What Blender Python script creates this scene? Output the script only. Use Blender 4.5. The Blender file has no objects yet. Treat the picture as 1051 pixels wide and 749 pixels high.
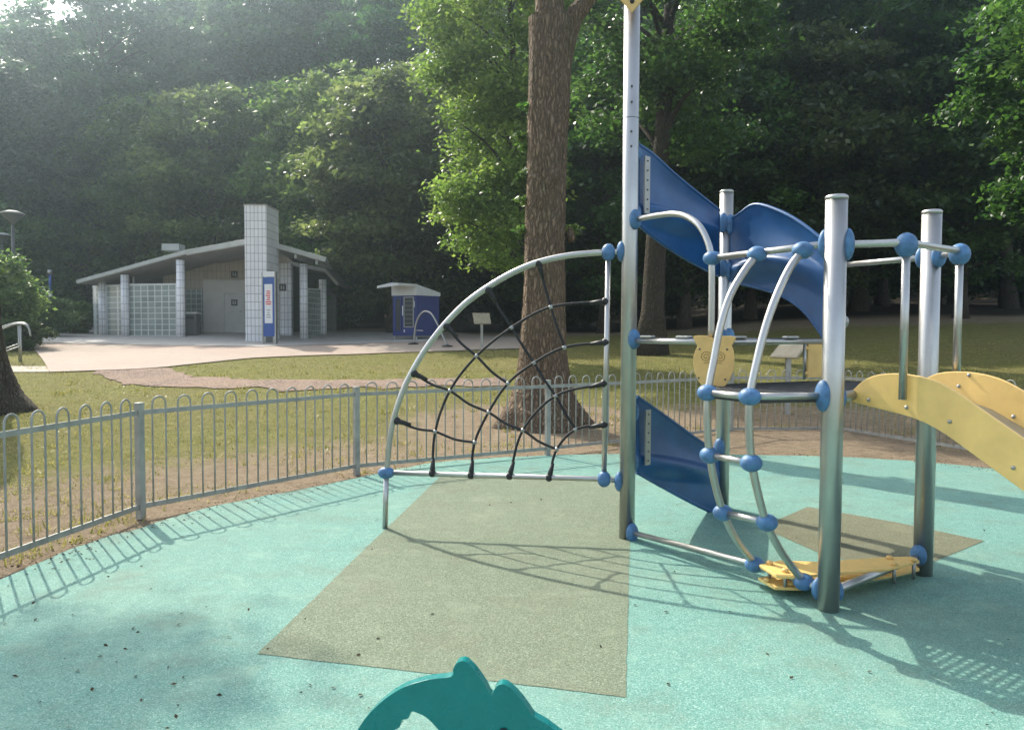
import bpy, bmesh, math, random
import numpy as np
from mathutils import Vector, Matrix, Quaternion

random.seed(7)
R = math.radians
scene = bpy.context.scene
COL = scene.collection
PI = math.pi

# ------------------------------------------------------------------ camera
CAM_H = 1.6
FPX, CX, CY = 800.0, 525.5, 374.5
PITCH = math.atan(32.5 / FPX)          # looking slightly down
ROLL = 0.004
cam_rot = (Matrix.Rotation(PI / 2 - PITCH, 3, 'X') @ Matrix.Rotation(ROLL, 3, 'Z'))
cd = bpy.data.cameras.new('camera')
cam = bpy.data.objects.new('camera', cd)
COL.objects.link(cam)
cam.location = (0, 0, CAM_H)
cam.rotation_euler = cam_rot.to_euler()
cd.sensor_width = 36
cd.lens = FPX / 1051 * 36
cd.clip_end = 600
cd.clip_start = 0.05
scene.camera = cam

# survey helpers: turn a sighting into a point at a known distance / on the ground / on a vertical plane
def ray(px, py):
    return cam_rot @ Vector(((px - CX) / FPX, -(py - CY) / FPX, -1))
def D(px, py, Y):
    d = ray(px, py)
    return Vector((0, 0, CAM_H)) + d * (Y / d.y)
def G(px, py, z=0.0):
    d = ray(px, py)
    return Vector((0, 0, CAM_H)) + d * ((z - CAM_H) / d.z)
def VP(px, py, P, Q):
    """point on the vertical plane through P and Q"""
    d = ray(px, py)
    n = Vector((-(Q.y - P.y), Q.x - P.x, 0))
    o = Vector((0, 0, CAM_H))
    t = (Vector((P.x, P.y, 0)) - Vector((0, 0, 0))).dot(n) / d.dot(n)
    return o + d * t

# ------------------------------------------------------------------ terrain height
def sstep(a, b, x):
    t = min(1, max(0, (x - a) / (b - a)))
    return t * t * (3 - 2 * t)
def tz(x, y):
    s = y - 11.3
    z = 0.0615 * (s + math.sqrt(s * s + 1.2)) / 2 if y > 2 else 0.0
    if y > 38:
        z -= 0.025 * (y - 38)
    if y > 58:
        z += .22 * (y - 58)
    z += sstep(3, 20, x) * sstep(22, 50, y) * 1.5
    z += 0.035 * (math.sin(x * .7 + y * .31) + math.sin(x * .33 - y * .55)) * sstep(13, 20, y)
    return z
def GT(px, py):
    """sighting onto the terrain"""
    d = ray(px, py)
    o = Vector((0, 0, CAM_H))
    lo, hi = 3.0, 90.0
    y = 3.0
    prev = None
    while y < 90:
        p = o + d * (y / d.y)
        if p.z < tz(p.x, p.y):
            a, b = y - .25, y
            for _ in range(20):
                m = (a + b) / 2
                p = o + d * (m / d.y)
                if p.z < tz(p.x, p.y): b = m
                else: a = m
            return p
        y += .25
    return o + d * (60 / d.y)

# ------------------------------------------------------------------ tagging
def tag(o, label=None, cat=None, group=None, kind=None):
    if label: o['label'] = label
    if cat: o['category'] = cat
    if group: o['group'] = group
    if kind: o['kind'] = kind
    return o
def thing(name, label, cat, loc=(0, 0, 0), rz=0, group=None):
    o = bpy.data.objects.new(name, None)
    COL.objects.link(o)
    o.empty_display_size = .2
    o.location = loc
    o.rotation_euler = (0, 0, rz)
    return tag(o, label, cat, group)
def root_of(o):
    while o.parent: o = o.parent
    return o

# ------------------------------------------------------------------ mesh builder
class MB:
    def __init__(s):
        s.v, s.f, s.sm = [], [], []
    def add(s, vs, fs, smooth=False):
        b = len(s.v)
        s.v += [Vector(v) for v in vs]
        for f in fs:
            s.f.append([i + b for i in f]); s.sm.append(smooth)
        return s
    def box(s, c, size, ax=None, bev=0):
        """c centre, size full, ax = (X,Y,Z) unit axes"""
        c = Vector(c)
        X, Y, Z = ax if ax else (Vector((1, 0, 0)), Vector((0, 1, 0)), Vector((0, 0, 1)))
        hx, hy, hz = size[0] / 2, size[1] / 2, size[2] / 2
        vs = [c + X * (i * hx) + Y * (j * hy) + Z * (k * hz) for k in (-1, 1) for j in (-1, 1) for i in (-1, 1)]
        return s.add(vs, [(0, 2, 3, 1), (4, 5, 7, 6), (0, 1, 5, 4), (2, 6, 7, 3), (0, 4, 6, 2), (1, 3, 7, 5)])
    def tube(s, pts, r, n=10, cap=True):
        pts = [Vector(p) for p in pts]
        rs = r if isinstance(r, (list, tuple)) else [r] * len(pts)
        m = len(pts)
        tang = []
        for i in range(m):
            a = pts[max(0, i - 1)]; b = pts[min(m - 1, i + 1)]
            tang.append((b - a).normalized())
        t = tang[0]
        u = t.orthogonal().normalized()
        vs = []
        for i in range(m):
            if i:
                q = tang[i - 1].rotation_difference(tang[i])
                u = (q @ u)
                u = (u - tang[i] * u.dot(tang[i])).normalized()
            w = tang[i].cross(u)
            for k in range(n):
                a = 2 * PI * k / n
                vs.append(pts[i] + (u * math.cos(a) + w * math.sin(a)) * rs[i])
        fs = []
        for i in range(m - 1):
            for k in range(n):
                k2 = (k + 1) % n
                fs.append((i * n + k, i * n + k2, (i + 1) * n + k2, (i + 1) * n + k))
        s.add(vs, fs, True)
        if cap:
            b = len(s.v) - m * n
            s.f.append([b + k for k in reversed(range(n))]); s.sm.append(False)
            s.f.append([b + (m - 1) * n + k for k in range(n)]); s.sm.append(False)
        return s
    def ell(s, c, rad, ax=None, nu=14, nv=9):
        c = Vector(c)
        X, Y, Z = ax if ax else (Vector((1, 0, 0)), Vector((0, 1, 0)), Vector((0, 0, 1)))
        vs = [c - Z * rad[2]]
        for j in range(1, nv):
            ph = -PI / 2 + PI * j / nv
            for i in range(nu):
                a = 2 * PI * i / nu
                vs.append(c + X * (rad[0] * math.cos(ph) * math.cos(a)) + Y * (rad[1] * math.cos(ph) * math.sin(a)) + Z * (rad[2] * math.sin(ph)))
        vs.append(c + Z * rad[2])
        fs = []
        for i in range(nu):
            fs.append((0, 1 + (i + 1) % nu, 1 + i))
            for j in range(nv - 2):
                a = 1 + j * nu
                fs.append((a + i, a + (i + 1) % nu, a + nu + (i + 1) % nu, a + nu + i))
            a = 1 + (nv - 2) * nu
            fs.append((a + i, a + (i + 1) % nu, len(vs) - 1))
        return s.add(vs, fs, True)
    def prism(s, poly, depth):
        """poly: list of 3D points (planar), extruded along vector depth"""
        n = len(poly)
        a = [Vector(p) for p in poly]; b = [p + depth for p in a]
        fs = [tuple(range(n)), tuple(reversed(range(n, 2 * n)))]
        for i in range(n):
            j = (i + 1) % n
            fs.append((j, i, n + i, n + j))
        return s.add(a + b, fs)
    def lathe(s, c, prof, n=24, smooth=True):
        c = Vector(c)
        vs = []; m = len(prof)
        for (r, z) in prof:
            for k in range(n):
                a = 2 * PI * k / n
                vs.append(c + Vector((r * math.cos(a), r * math.sin(a), z)))
        fs = [(i * n + k, i * n + (k + 1) % n, (i + 1) * n + (k + 1) % n, (i + 1) * n + k) for i in range(m - 1) for k in range(n)]
        s.add(vs, fs, smooth)
        b = len(s.v) - m * n
        s.f.append([b + k for k in reversed(range(n))]); s.sm.append(False)
        s.f.append([b + (m - 1) * n + k for k in range(n)]); s.sm.append(False)
        return s
    def grid(s, fn, nu, nv, smooth=True):
        vs = [fn(i / nu, j / nv) for j in range(nv + 1) for i in range(nu + 1)]
        fs = [(j * (nu + 1) + i, j * (nu + 1) + i + 1, (j + 1) * (nu + 1) + i + 1, (j + 1) * (nu + 1) + i) for j in range(nv) for i in range(nu)]
        return s.add(vs, fs, smooth)
    def build(s, name, mat, parent=None, label=None, bevel=0, local=False):
        off = Vector((0, 0, 0))
        if parent is not None and not local:
            off = Vector(root_of(parent).location)
        me = bpy.data.meshes.new(name)
        me.from_pydata([tuple(v - off) for v in s.v], [], s.f)
        me.polygons.foreach_set('use_smooth', s.sm)
        bm = bmesh.new(); bm.from_mesh(me)
        bmesh.ops.recalc_face_normals(bm, faces=bm.faces)
        bm.to_mesh(me); bm.free()
        me.update()
        me.materials.append(mat)
        o = bpy.data.objects.new(name, me)
        COL.objects.link(o)
        if parent is not None: o.parent = parent
        if label: o['label'] = label
        if bevel:
            md = o.modifiers.new('bevel', 'BEVEL'); md.width = bevel; md.segments = 2; md.limit_method = 'ANGLE'; md.angle_limit = R(40)
        return o
def smooth_path(pts, sub=6):
    P = [Vector(p) for p in pts]
    out = []
    for i in range(len(P) - 1):
        p0 = P[max(0, i - 1)]; p1 = P[i]; p2 = P[i + 1]; p3 = P[min(len(P) - 1, i + 2)]
        if i == 0: p0 = p1 * 2 - p2
        if i == len(P) - 2: p3 = p2 * 2 - p1
        for k in range(sub):
            t = k / sub
            out.append(0.5 * ((2 * p1) + (p2 - p0) * t + (2 * p0 - 5 * p1 + 4 * p2 - p3) * t * t + (3 * p1 - p0 - 3 * p2 + p3) * t ** 3))
    out.append(P[-1])
    return out

# ------------------------------------------------------------------ materials
def srgb(r, g, b):
    f = lambda c: (c / 255) / 12.92 if c / 255 <= .04045 else ((c / 255 + .055) / 1.055) ** 2.4
    return (f(r), f(g), f(b), 1)
class NT:
    def __init__(s, name):
        s.m = bpy.data.materials.new(name); s.m.use_nodes = True
        s.t = s.m.node_tree; s.t.nodes.clear()
        s.out = s.n('ShaderNodeOutputMaterial')
    def n(s, t, **k):
        nd = s.t.nodes.new(t)
        for a, b in k.items(): setattr(nd, a, b)
        return nd
    def l(s, a, b): s.t.links.new(a, b)
    def coord(s):
        if not hasattr(s, 'co'): s.co = s.n('ShaderNodeTexCoord').outputs['Object']
        return s.co
    def noise(s, scale, detail=4, rough=.55, vec=None):
        nd = s.n('ShaderNodeTexNoise'); nd.inputs['Scale'].default_value = scale
        nd.inputs['Detail'].default_value = detail; nd.inputs['Roughness'].default_value = rough
        s.l(vec if vec is not None else s.coord(), nd.inputs['Vector'])
        return nd.outputs['Fac']
    def ramp(s, fac, stops):
        nd = s.n('ShaderNodeValToRGB'); cr = nd.color_ramp
        while len(cr.elements) < len(stops): cr.elements.new(.5)
        for e, (p, c) in zip(cr.elements, stops):
            e.position = p; e.color = c if len(c) == 4 else (*c, 1)
        s.l(fac, nd.inputs['Fac'])
        return nd.outputs['Color']
    def mix(s, fac, a, b, mode='MIX'):
        nd = s.n('ShaderNodeMix'); nd.data_type = 'RGBA'; nd.blend_type = mode
        for sock, v in ((nd.inputs[0], fac), (nd.inputs[6], a), (nd.inputs[7], b)):
            if isinstance(v, (int, float)): sock.default_value = v
            elif isinstance(v, tuple): sock.default_value = v if len(v) == 4 else (*v, 1)
            else: s.l(v, sock)
        return nd.outputs[2]
    def bump(s, h, strength=.3, dist=.01):
        nd = s.n('ShaderNodeBump'); nd.inputs['Strength'].default_value = strength; nd.inputs['Distance'].default_value = dist
        s.l(h, nd.inputs['Height'])
        return nd.outputs['Normal']
    def bsdf(s, color, rough=.6, metal=0, normal=None, spec=.5, **k):
        b = s.n('ShaderNodeBsdfPrincipled')
        for nm, v in (('Base Color', color), ('Roughness', rough), ('Metallic', metal), ('Specular IOR Level', spec)):
            if isinstance(v, (int, float)): b.inputs[nm].default_value = v
            elif isinstance(v, tuple): b.inputs[nm].default_value = v if len(v) == 4 else (*v, 1)
            else: s.l(v, b.inputs[nm])
        if normal is not None: s.l(normal, b.inputs['Normal'])
        for nm, v in k.items(): b.inputs[nm].default_value = v
        s.l(b.outputs[0], s.out.inputs['Surface'])
        return b

def plain(name, c, rough=.5, metal=0, var=.12, scale=6, bump=.05, spec=.5, coat=0):
    t = NT(name)
    nz = t.noise(scale, 5, .6)
    lo = tuple(x * (1 - var) for x in c[:3]); hi = tuple(min(1, x * (1 + var)) for x in c[:3])
    col = t.ramp(nz, [(.3, lo), (.7, hi)])
    rg = t.n('ShaderNodeMapRange'); t.l(t.noise(scale * 3, 3), rg.inputs[0])
    rg.inputs[3].default_value = max(.02, rough - .08); rg.inputs[4].default_value = min(1, rough + .1)
    b = t.bsdf(col, rg.outputs[0], metal, t.bump(t.noise(scale * 12, 3), bump, .004), spec)
    if coat: b.inputs['Coat Weight'].default_value = coat
    return t.m

def rubber(name, c1, c2, c3, wear):
    t = NT(name)
    g = t.n('ShaderNodeTexVoronoi'); g.inputs['Scale'].default_value = 190
    t.l(t.coord(), g.inputs['Vector'])
    sep = t.n('ShaderNodeSeparateColor'); t.l(g.outputs['Color'], sep.inputs[0])
    col = t.ramp(sep.outputs[0], [(0, c1), (.25, c2), (.75, c2), (1, c3)])
    big = t.noise(.55, 6, .62)
    col = t.mix(t.ramp(big, [(.42, (0, 0, 0)), (.72, (.55, .55, .55))]), col, wear)
    mid = t.noise(9, 6, .7)
    col = t.mix(t.ramp(mid, [(.35, (.25, .25, .25)), (.6, (0, 0, 0))]), col, tuple(x * .62 for x in c2[:3]))
    fine = t.noise(105, 3, .7)
    col = t.mix(.6, col, t.ramp(fine, [(.3, (.25, .25, .25)), (.7, (.9, .9, .9))]), 'SOFT_LIGHT')
    col = t.mix(t.ramp(t.noise(1.7, 9, .78), [(.50, (0, 0, 0)), (.70, (.42, .42, .42))]), col, (.15, .14, .095))
    col = t.mix(t.ramp(t.noise(2.6, 7, .7), [(.28, (.5, .5, .5)), (.46, (0, 0, 0))]), col, tuple(min(1, x * 1.35) for x in wear))
    sp = t.noise(3.1, 10, .85)
    col = t.mix(t.ramp(sp, [(.66, (0, 0, 0)), (.72, (.6, .6, .6))]), col, (.07, .06, .045))
    h = t.mix(.5, fine, sep.outputs[1])
    t.bsdf(col, .85, 0, t.bump(h, .8, .008), .25)
    return t.m

M = {}
M['rubber'] = rubber('turquoise rubber', (.068, .180, .152), (.138, .298, .25), (.33, .48, .42), (.21, .32, .25))
M['rubber_olive'] = rubber('olive rubber', (.082, .11, .07), (.15, .188, .125), (.31, .345, .25), (.195, .22, .155))
M['rubber_brown'] = rubber('brown rubber', (.08, .09, .055), (.15, .155, .095), (.27, .27, .19), (.18, .18, .12))

# stainless steel, lightly brushed
def steel(name, c, rough):
    t = NT(name)
    mp = t.n('ShaderNodeMapping'); mp.inputs['Scale'].default_value = (1, 1, 140)
    t.l(t.coord(), mp.inputs['Vector'])
    br = t.noise(3, 4, .6, mp.outputs[0])
    col = t.ramp(t.noise(2.3, 5, .65), [(.3, tuple(x * .78 for x in c)), (.7, c)])
    rg = t.n('ShaderNodeMapRange'); t.l(t.noise(5, 5, .7), rg.inputs[0])
    rg.inputs[3].default_value = rough - .07; rg.inputs[4].default_value = rough + .15
    t.bsdf(col, rg.outputs[0], .93, t.bump(br, .08, .001))
    return t.m
M['steel'] = steel('brushed steel', (.53, .525, .505), .33)
M['galv'] = steel('galvanised steel', (.44, .44, .42), .45)
M['fence'] = plain('fence paint', (.29, .285, .255), .5, 0, .22, 9, .1)
M['blue_plastic'] = plain('light blue plastic', (.066, .168, .325), .5, 0, .36, 16, .2)
M['blue_panel'] = plain('deep blue plastic', (.009, .078, .22), .42, 0, .16, 5, .03)
M['yellow'] = plain('yellow plastic', (.79, .53, .18), .42, 0, .12, 5, .05)
M['yellow_pale'] = plain('pale yellow plastic', (.72, .47, .17), .42, 0, .12, 7, .05)
M['yellow_line'] = plain('routed line', (.25, .15, .03), .6)
M['black_rope'] = plain('black rope', (.018, .018, .02), .75, 0, .3, 60, .4)
M['black'] = plain('black plastic', (.012, .012, .013), .5)
M['deck'] = plain('dark deck', (.035, .037, .04), .6, 0, .3, 30, .4)
M['teal'] = plain('teal board', (.004, .19, .18), .27, 0, .1, 6, .03)
M['white'] = plain('white paint', (.62, .63, .62), .5, 0, .06, 5, .05)
M['concrete'] = plain('concrete', (.38, .36, .33), .85, 0, .16, 4, .3)
M['roof'] = plain('roof sheet', (.44, .45, .43), .5, 0, .1, 3, .05)
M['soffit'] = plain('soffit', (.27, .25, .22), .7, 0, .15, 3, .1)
M['door'] = plain('door paint', (.46, .46, .44), .55, 0, .08, 3, .03)
M['cubicle'] = plain('cubicle panel', (.48, .465, .43), .6, 0, .08, 2, .03)
M['kiosk'] = plain('kiosk blue', (.008, .022, .16), .4, 0, .12, 4, .03)
M['kiosk_dark'] = plain('kiosk display', (.02, .03, .04), .15, 0, .3, 10, .02)
M['sign_blue'] = plain('sign blue', (.03, .09, .33), .4, 0, .08, 5, .02)
M['sign_white'] = plain('sign white', (.72, .74, .76), .4, 0, .04, 5, .02)
M['sign_red'] = plain('sign red', (.62, .04, .05), .4, 0, .05, 5, .02)
M['sign_dark'] = plain('sign dark', (.035, .04, .045), .4, 0, .1, 5, .02)
M['board'] = plain('weathered board', (.36, .31, .22), .6, 0, .15, 6, .1)
M['bark'] = None
M['lamp'] = plain('lamp grey', (.08, .085, .085), .5, 0, .1, 6, .05)
M['paving'] = None

def bark(name, c1, c2):
    t = NT(name)
    mp = t.n('ShaderNodeMapping'); mp.inputs['Scale'].default_value = (1, 1, .24)
    t.l(t.coord(), mp.inputs['Vector'])
    v = t.n('ShaderNodeTexVoronoi'); v.feature = 'DISTANCE_TO_EDGE'; v.inputs['Scale'].default_value = 19
    wob = t.noise(5, 3)
    add = t.n('ShaderNodeVectorMath'); add.operation = 'ADD'
    sc = t.n('ShaderNodeVectorMath'); sc.operation = 'SCALE'; sc.inputs['Scale'].default_value = .12
    comb = t.n('ShaderNodeCombineXYZ'); t.l(wob, comb.inputs[0]); t.l(t.noise(6, 3), comb.inputs[1])
    t.l(comb.outputs[0], sc.inputs[0]); t.l(mp.outputs[0], add.inputs[0]); t.l(sc.outputs[0], add.inputs[1])
    t.l(add.outputs[0], v.inputs['Vector'])
    ridge = t.ramp(v.outputs['Distance'], [(0, (.15, .15, .15)), (.26, (1, 1, 1))])
    n2 = t.noise(26, 5, .7, mp.outputs[0])
    col = t.mix(t.ramp(ridge, [(0, (0, 0, 0)), (1, (1, 1, 1))]), c1, c2)
    col = t.mix(t.ramp(n2, [(.35, (.6, .6, .6)), (.65, (0, 0, 0))]), col, tuple(x * .55 for x in c1))
    col = t.mix(t.ramp(t.noise(1.4, 5, .6), [(.5, (0, 0, 0)), (.75, (.35, .35, .35))]), col, (.075, .085, .035))
    h = t.mix(.35, ridge, n2)
    t.bsdf(col, .9, 0, t.bump(h, 1, .06), .2)
    return t.m
M['bark'] = bark('oak bark', (.11, .078, .052), (.30, .215, .145))
M['bark_dark'] = bark('dark bark', (.05, .042, .032), (.13, .105, .08))

def leafmat(name, c1, c2, c3, trans=.4, vary=1):
    t = NT(name)
    at = t.n('ShaderNodeAttribute'); at.attribute_name = 'tint'
    col = t.ramp(at.outputs['Fac'], [(0, c1), (.5, c2), (1, c3)])
    oi = t.n('ShaderNodeObjectInfo')
    hs = t.n('ShaderNodeHueSaturation'); t.l(col, hs.inputs['Color'])
    for sock, lo, hi, mul in (('Hue', .497, .535, 1), ('Saturation', .85, 1.15, 7.3), ('Value', .72, 1.3, 3.7)):
        mm = t.n('ShaderNodeMath'); mm.operation = 'MULTIPLY'; mm.inputs[1].default_value = mul; t.l(oi.outputs['Random'], mm.inputs[0])
        fr_ = t.n('ShaderNodeMath'); fr_.operation = 'FRACT'; t.l(mm.outputs[0], fr_.inputs[0])
        mr = t.n('ShaderNodeMapRange'); t.l(fr_.outputs[0], mr.inputs[0]); mid_ = .5 if sock == 'Hue' else 1.0
        mr.inputs[3].default_value = mid_ + (lo - mid_) * vary; mr.inputs[4].default_value = mid_ + (hi - mid_) * vary
        t.l(mr.outputs[0], hs.inputs[sock])
    col = hs.outputs['Color']
    d = t.n('ShaderNodeBsdfPrincipled'); d.inputs['Roughness'].default_value = .42; d.inputs['Specular IOR Level'].default_value = .5
    t.l(col, d.inputs['Base Color'])
    tr = t.n('ShaderNodeBsdfTranslucent')
    t.l(t.mix(1.0, col, (1.45, 1.45, .95), 'MULTIPLY'), tr.inputs['Color'])
    mx = t.n('ShaderNodeMixShader'); mx.inputs[0].default_value = trans
    t.l(d.outputs[0], mx.inputs[1]); t.l(tr.outputs[0], mx.inputs[2])
    t.l(mx.outputs[0], t.out.inputs['Surface'])
    return t.m
M['leaf_dark'] = leafmat('dark leaves', (.026, .062, .020), (.056, .118, .034), (.10, .175, .052), .48)
M['leaf_mid'] = leafmat('mid leaves', (.042, .078, .024), (.088, .150, .044), (.15, .205, .068), .5)
M['leaf_bright'] = leafmat('bright leaves', (.070, .112, .036), (.135, .195, .062), (.215, .27, .10), .58)
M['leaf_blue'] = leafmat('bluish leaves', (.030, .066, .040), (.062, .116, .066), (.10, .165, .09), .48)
M['leaf_bush'] = leafmat('bush leaves', (.055, .115, .03), (.12, .21, .052), (.20, .28, .085), .5, 0)
M['blade'] = leafmat('grass blades', (.14, .15, .04), (.26, .25, .085), (.42, .36, .17), .35, 0)

def tiles(name, c, mortar, w, h, ms, rough=.35, var=.06):
    t = NT(name)
    sp = t.n('ShaderNodeSeparateXYZ'); t.l(t.coord(), sp.inputs[0])
    ad = t.n('ShaderNodeMath'); ad.operation = 'ADD'; t.l(sp.outputs[0], ad.inputs[0]); t.l(sp.outputs[1], ad.inputs[1])
    cb = t.n('ShaderNodeCombineXYZ'); t.l(ad.outputs[0], cb.inputs[0]); t.l(sp.outputs[2], cb.inputs[1])
    b = t.n('ShaderNodeTexBrick'); b.offset = 0; b.squash = 1
    b.inputs['Scale'].default_value = 1; b.inputs['Brick Width'].default_value = w; b.inputs['Row Height'].default_value = h
    b.inputs['Mortar Size'].default_value = ms; b.inputs['Mortar Smooth'].default_value = .2
    b.inputs['Color1'].default_value = (*[x * (1 - var) for x in c], 1); b.inputs['Color2'].default_value = (*[min(1, x * (1 + var)) for x in c], 1)
    b.inputs['Mortar'].default_value = (*mortar, 1)
    t.l(cb.outputs[0], b.inputs['Vector'])
    col = t.mix(t.ramp(t.noise(1.2, 6, .65), [(.45, (0, 0, 0)), (.75, (.35, .35, .35))]), b.outputs['Color'], tuple(x * .65 for x in c))
    t.bsdf(col, rough, 0, t.bump(b.outputs['Fac'], -.4, .01))
    return t.m
M['tile_white'] = tiles('white tiles', (.80, .80, .83), (.3, .3, .32), .155, .32, .012)
M['tile_beige'] = tiles('beige tiles', (.50, .43, .36), (.30, .26, .22), .2, .4, .01)
M['glassblock'] = tiles('glass blocks', (.25, .29, .27), (.60, .62, .60), .24, .24, .018, .18, .18)
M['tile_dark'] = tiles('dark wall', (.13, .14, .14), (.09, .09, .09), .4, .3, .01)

# paving with slabs
t = NT('pink paving')
b = t.n('ShaderNodeTexBrick'); b.inputs['Scale'].default_value = 1
b.inputs['Brick Width'].default_value = .4; b.inputs['Row Height'].default_value = .2; b.inputs['Mortar Size'].default_value = .008
b.inputs['Color1'].default_value = (.37, .275, .225, 1); b.inputs['Color2'].default_value = (.40, .30, .25, 1); b.inputs['Mortar'].default_value = (.28, .22, .18, 1)
t.l(t.coord(), b.inputs['Vector'])
col = t.mix(t.ramp(t.noise(.35, 6, .65), [(.35, (0, 0, 0)), (.7, (.8, .8, .8))]), b.outputs['Color'], (.37, .325, .265))
col = t.mix(t.ramp(t.noise(5, 8, .8), [(.48, (0, 0, 0)), (.72, (.6, .6, .6))]), col, (.24, .20, .165))
t.bsdf(col, .85, 0, t.bump(t.noise(30, 4), .3, .01), .2); M['paving'] = t.m
t = NT('gravel')
v = t.n('ShaderNodeTexVoronoi'); v.inputs['Scale'].default_value = 26; t.l(t.coord(), v.inputs['Vector'])
s2 = t.n('ShaderNodeSeparateColor'); t.l(v.outputs['Color'], s2.inputs[0])
col = t.ramp(s2.outputs[0], [(0, (.10, .07, .055)), (.5, (.20, .145, .115)), (1, (.34, .26, .21))])
col = t.mix(t.ramp(t.noise(1.2, 6, .7), [(.4, (0, 0, 0)), (.7, (.55, .55, .55))]), col, (.33, .235, .165))
t.bsdf(col, .95, 0, t.bump(v.outputs['Distance'], .8, .02), .15); M['gravel'] = t.m
t = NT('light paving')
col = t.ramp(t.noise(2.2, 7, .7), [(.3, (.33, .29, .23)), (.7, (.42, .38, .31))])
t.bsdf(col, .85, 0, t.bump(t.noise(30, 4), .3, .01), .2); M['paving_light'] = t.m

# ground: grass / dry grass / soil
t = NT('ground')
at = t.n('ShaderNodeAttribute'); at.attribute_name = 'soil'
g1 = t.noise(.45, 6, .65); g2 = t.noise(3.5, 8, .75); g3 = t.noise(28, 6, .75)
grass = t.ramp(g2, [(.3, (.105, .125, .026)), (.5, (.215, .22, .052)), (.72, (.36, .32, .125))])
grass = t.mix(t.ramp(g1, [(.38, (0, 0, 0)), (.66, (.8, .8, .8))]), grass, (.235, .20, .075))
grass = t.mix(t.ramp(g3, [(.34, (.85, .85, .85)), (.56, (0, 0, 0))]), grass, (.065, .065, .02))
grass = t.mix(t.ramp(t.noise(17, 8, .85), [(.52, (0, 0, 0)), (.68, (.8, .8, .8))]), grass, (.36, .30, .15))
soil = t.ramp(t.noise(7, 9, .78), [(.28, (.17, .125, .08)), (.5, (.37, .285, .19)), (.75, (.50, .40, .28))])
soil = t.mix(t.ramp(t.noise(45, 4, .7), [(.35, (.6, .6, .6)), (.6, (0, 0, 0))]), soil, (.12, .08, .05))
sm = t.n('ShaderNodeMath'); sm.operation = 'ADD'
nn = t.n('ShaderNodeMapRange'); t.l(t.noise(2.6, 10, .86), nn.inputs[0])
nn.inputs[1].default_value = .25; nn.inputs[2].default_value = .75; nn.inputs[3].default_value = -.62; nn.inputs[4].default_value = .62
t.l(at.outputs['Fac'], sm.inputs[0]); t.l(nn.outputs[0], sm.inputs[1])
fac = t.ramp(sm.outputs[0], [(.36, (0, 0, 0)), (.66, (1, 1, 1))])
col = t.mix(fac, grass, soil)
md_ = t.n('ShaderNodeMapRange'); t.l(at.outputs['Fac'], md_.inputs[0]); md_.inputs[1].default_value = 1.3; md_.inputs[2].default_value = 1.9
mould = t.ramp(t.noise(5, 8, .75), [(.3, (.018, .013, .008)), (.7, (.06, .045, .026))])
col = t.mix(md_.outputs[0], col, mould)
t.bsdf(col, .95, 0, t.bump(t.mix(.5, g3, g2), 1, .09), .15); M['ground'] = t.m

# ------------------------------------------------------------------ fence line (plan)
fence_pts = [Vector((-3.55, 1.2, 0)), Vector((-3.62, 3.9, 0)), G(144.5, 530), G(366, 486), G(562, 467), G(750, 445.5), G(861, 445), D(1020, 466, 10.0), Vector((7.6, 7.2, 0)), Vector((8.3, 4.2, 0))]
for p in fence_pts: p.z = 0
def fence_dist(x, y):
    best = 1e9
    p = Vector((x, y, 0))
    for a, b in zip(fence_pts, fence_pts[1:]):
        d = b - a; tt = max(0, min(1, (p - a).dot(d) / d.length_squared))
        best = min(best, (p - (a + d * tt)).length)
    return best
oak_c = GT(556, 434)

# ------------------------------------------------------------------ setting: ground
def axis(breaks):
    out = []
    for a, b, st in breaks:
        n = max(1, round((b - a) / st))
        out += [a + (b - a) * i / n for i in range(n)]
    out.append(breaks[-1][1])
    return out
xs = axis([(-90, -24, 4), (-24, -12, 1), (-12, 12, .33), (12, 24, 1), (24, 90, 4)])
ys = axis([(-20, 0, 3), (0, 4, 1), (4, 20, .33), (20, 40, .8), (40, 90, 3)])
gv = []; soilv = []
for y in ys:
    for x in xs:
        z = tz(x, y)
        d = fence_dist(x, y)
        inside = y < 11 and abs(x) < 9
        z0 = z
        if y < 12.6 and d > .0 : pass
        gv.append((x, y, z - .03 * (1 - sstep(12, 16, y))))
        # well-trodden soil along the fence and around the oak
        so = .92 * (1 - sstep(.5, 4.3, d)) ** .8
        do = math.hypot(x - oak_c.x, y - oak_c.y)
        so = max(so, .95 * (1 - sstep(1.2, 3.6, do)))
        so += .22 * sstep(4, 9, x) * (1 - sstep(12, 15, y))
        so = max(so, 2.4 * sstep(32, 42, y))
        soilv.append(so)
nx = len(xs)
gf = [(j * nx + i, j * nx + i + 1, (j + 1) * nx + i + 1, (j + 1) * nx + i) for j in range(len(ys) - 1) for i in range(nx - 1)]
gm = bpy.data.meshes.new('ground'); gm.from_pydata(gv, [], gf); gm.update()
a = gm.attributes.new('soil', 'FLOAT', 'POINT'); a.data.foreach_set('value', soilv)
gm.polygons.foreach_set('use_smooth', [True] * len(gf)); gm.materials.append(M['ground'])
go = bpy.data.objects.new('ground', gm); COL.objects.link(go); tag(go, kind='structure')

def flat_sheet(name, poly, z, mat, thick=.03, rough=0):
    if rough:
        q = []
        for a_, b_ in zip(poly, poly[1:] + poly[:1]):
            m = max(1, int((b_ - a_).length / .06))
            for k in range(m):
                p = a_.lerp(b_, k / m); q.append(p + Vector((random.gauss(0, rough), random.gauss(0, rough), 0)))
        poly = q
    mb = MB()
    if thick: mb.prism([Vector((p.x, p.y, z)) for p in poly], Vector((0, 0, -thick)))
    else: mb.add([Vector((p.x, p.y, z)) for p in poly], [tuple(range(len(poly)))])
    o = mb.build(name, mat); tag(o, kind='structure'); return o
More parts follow.
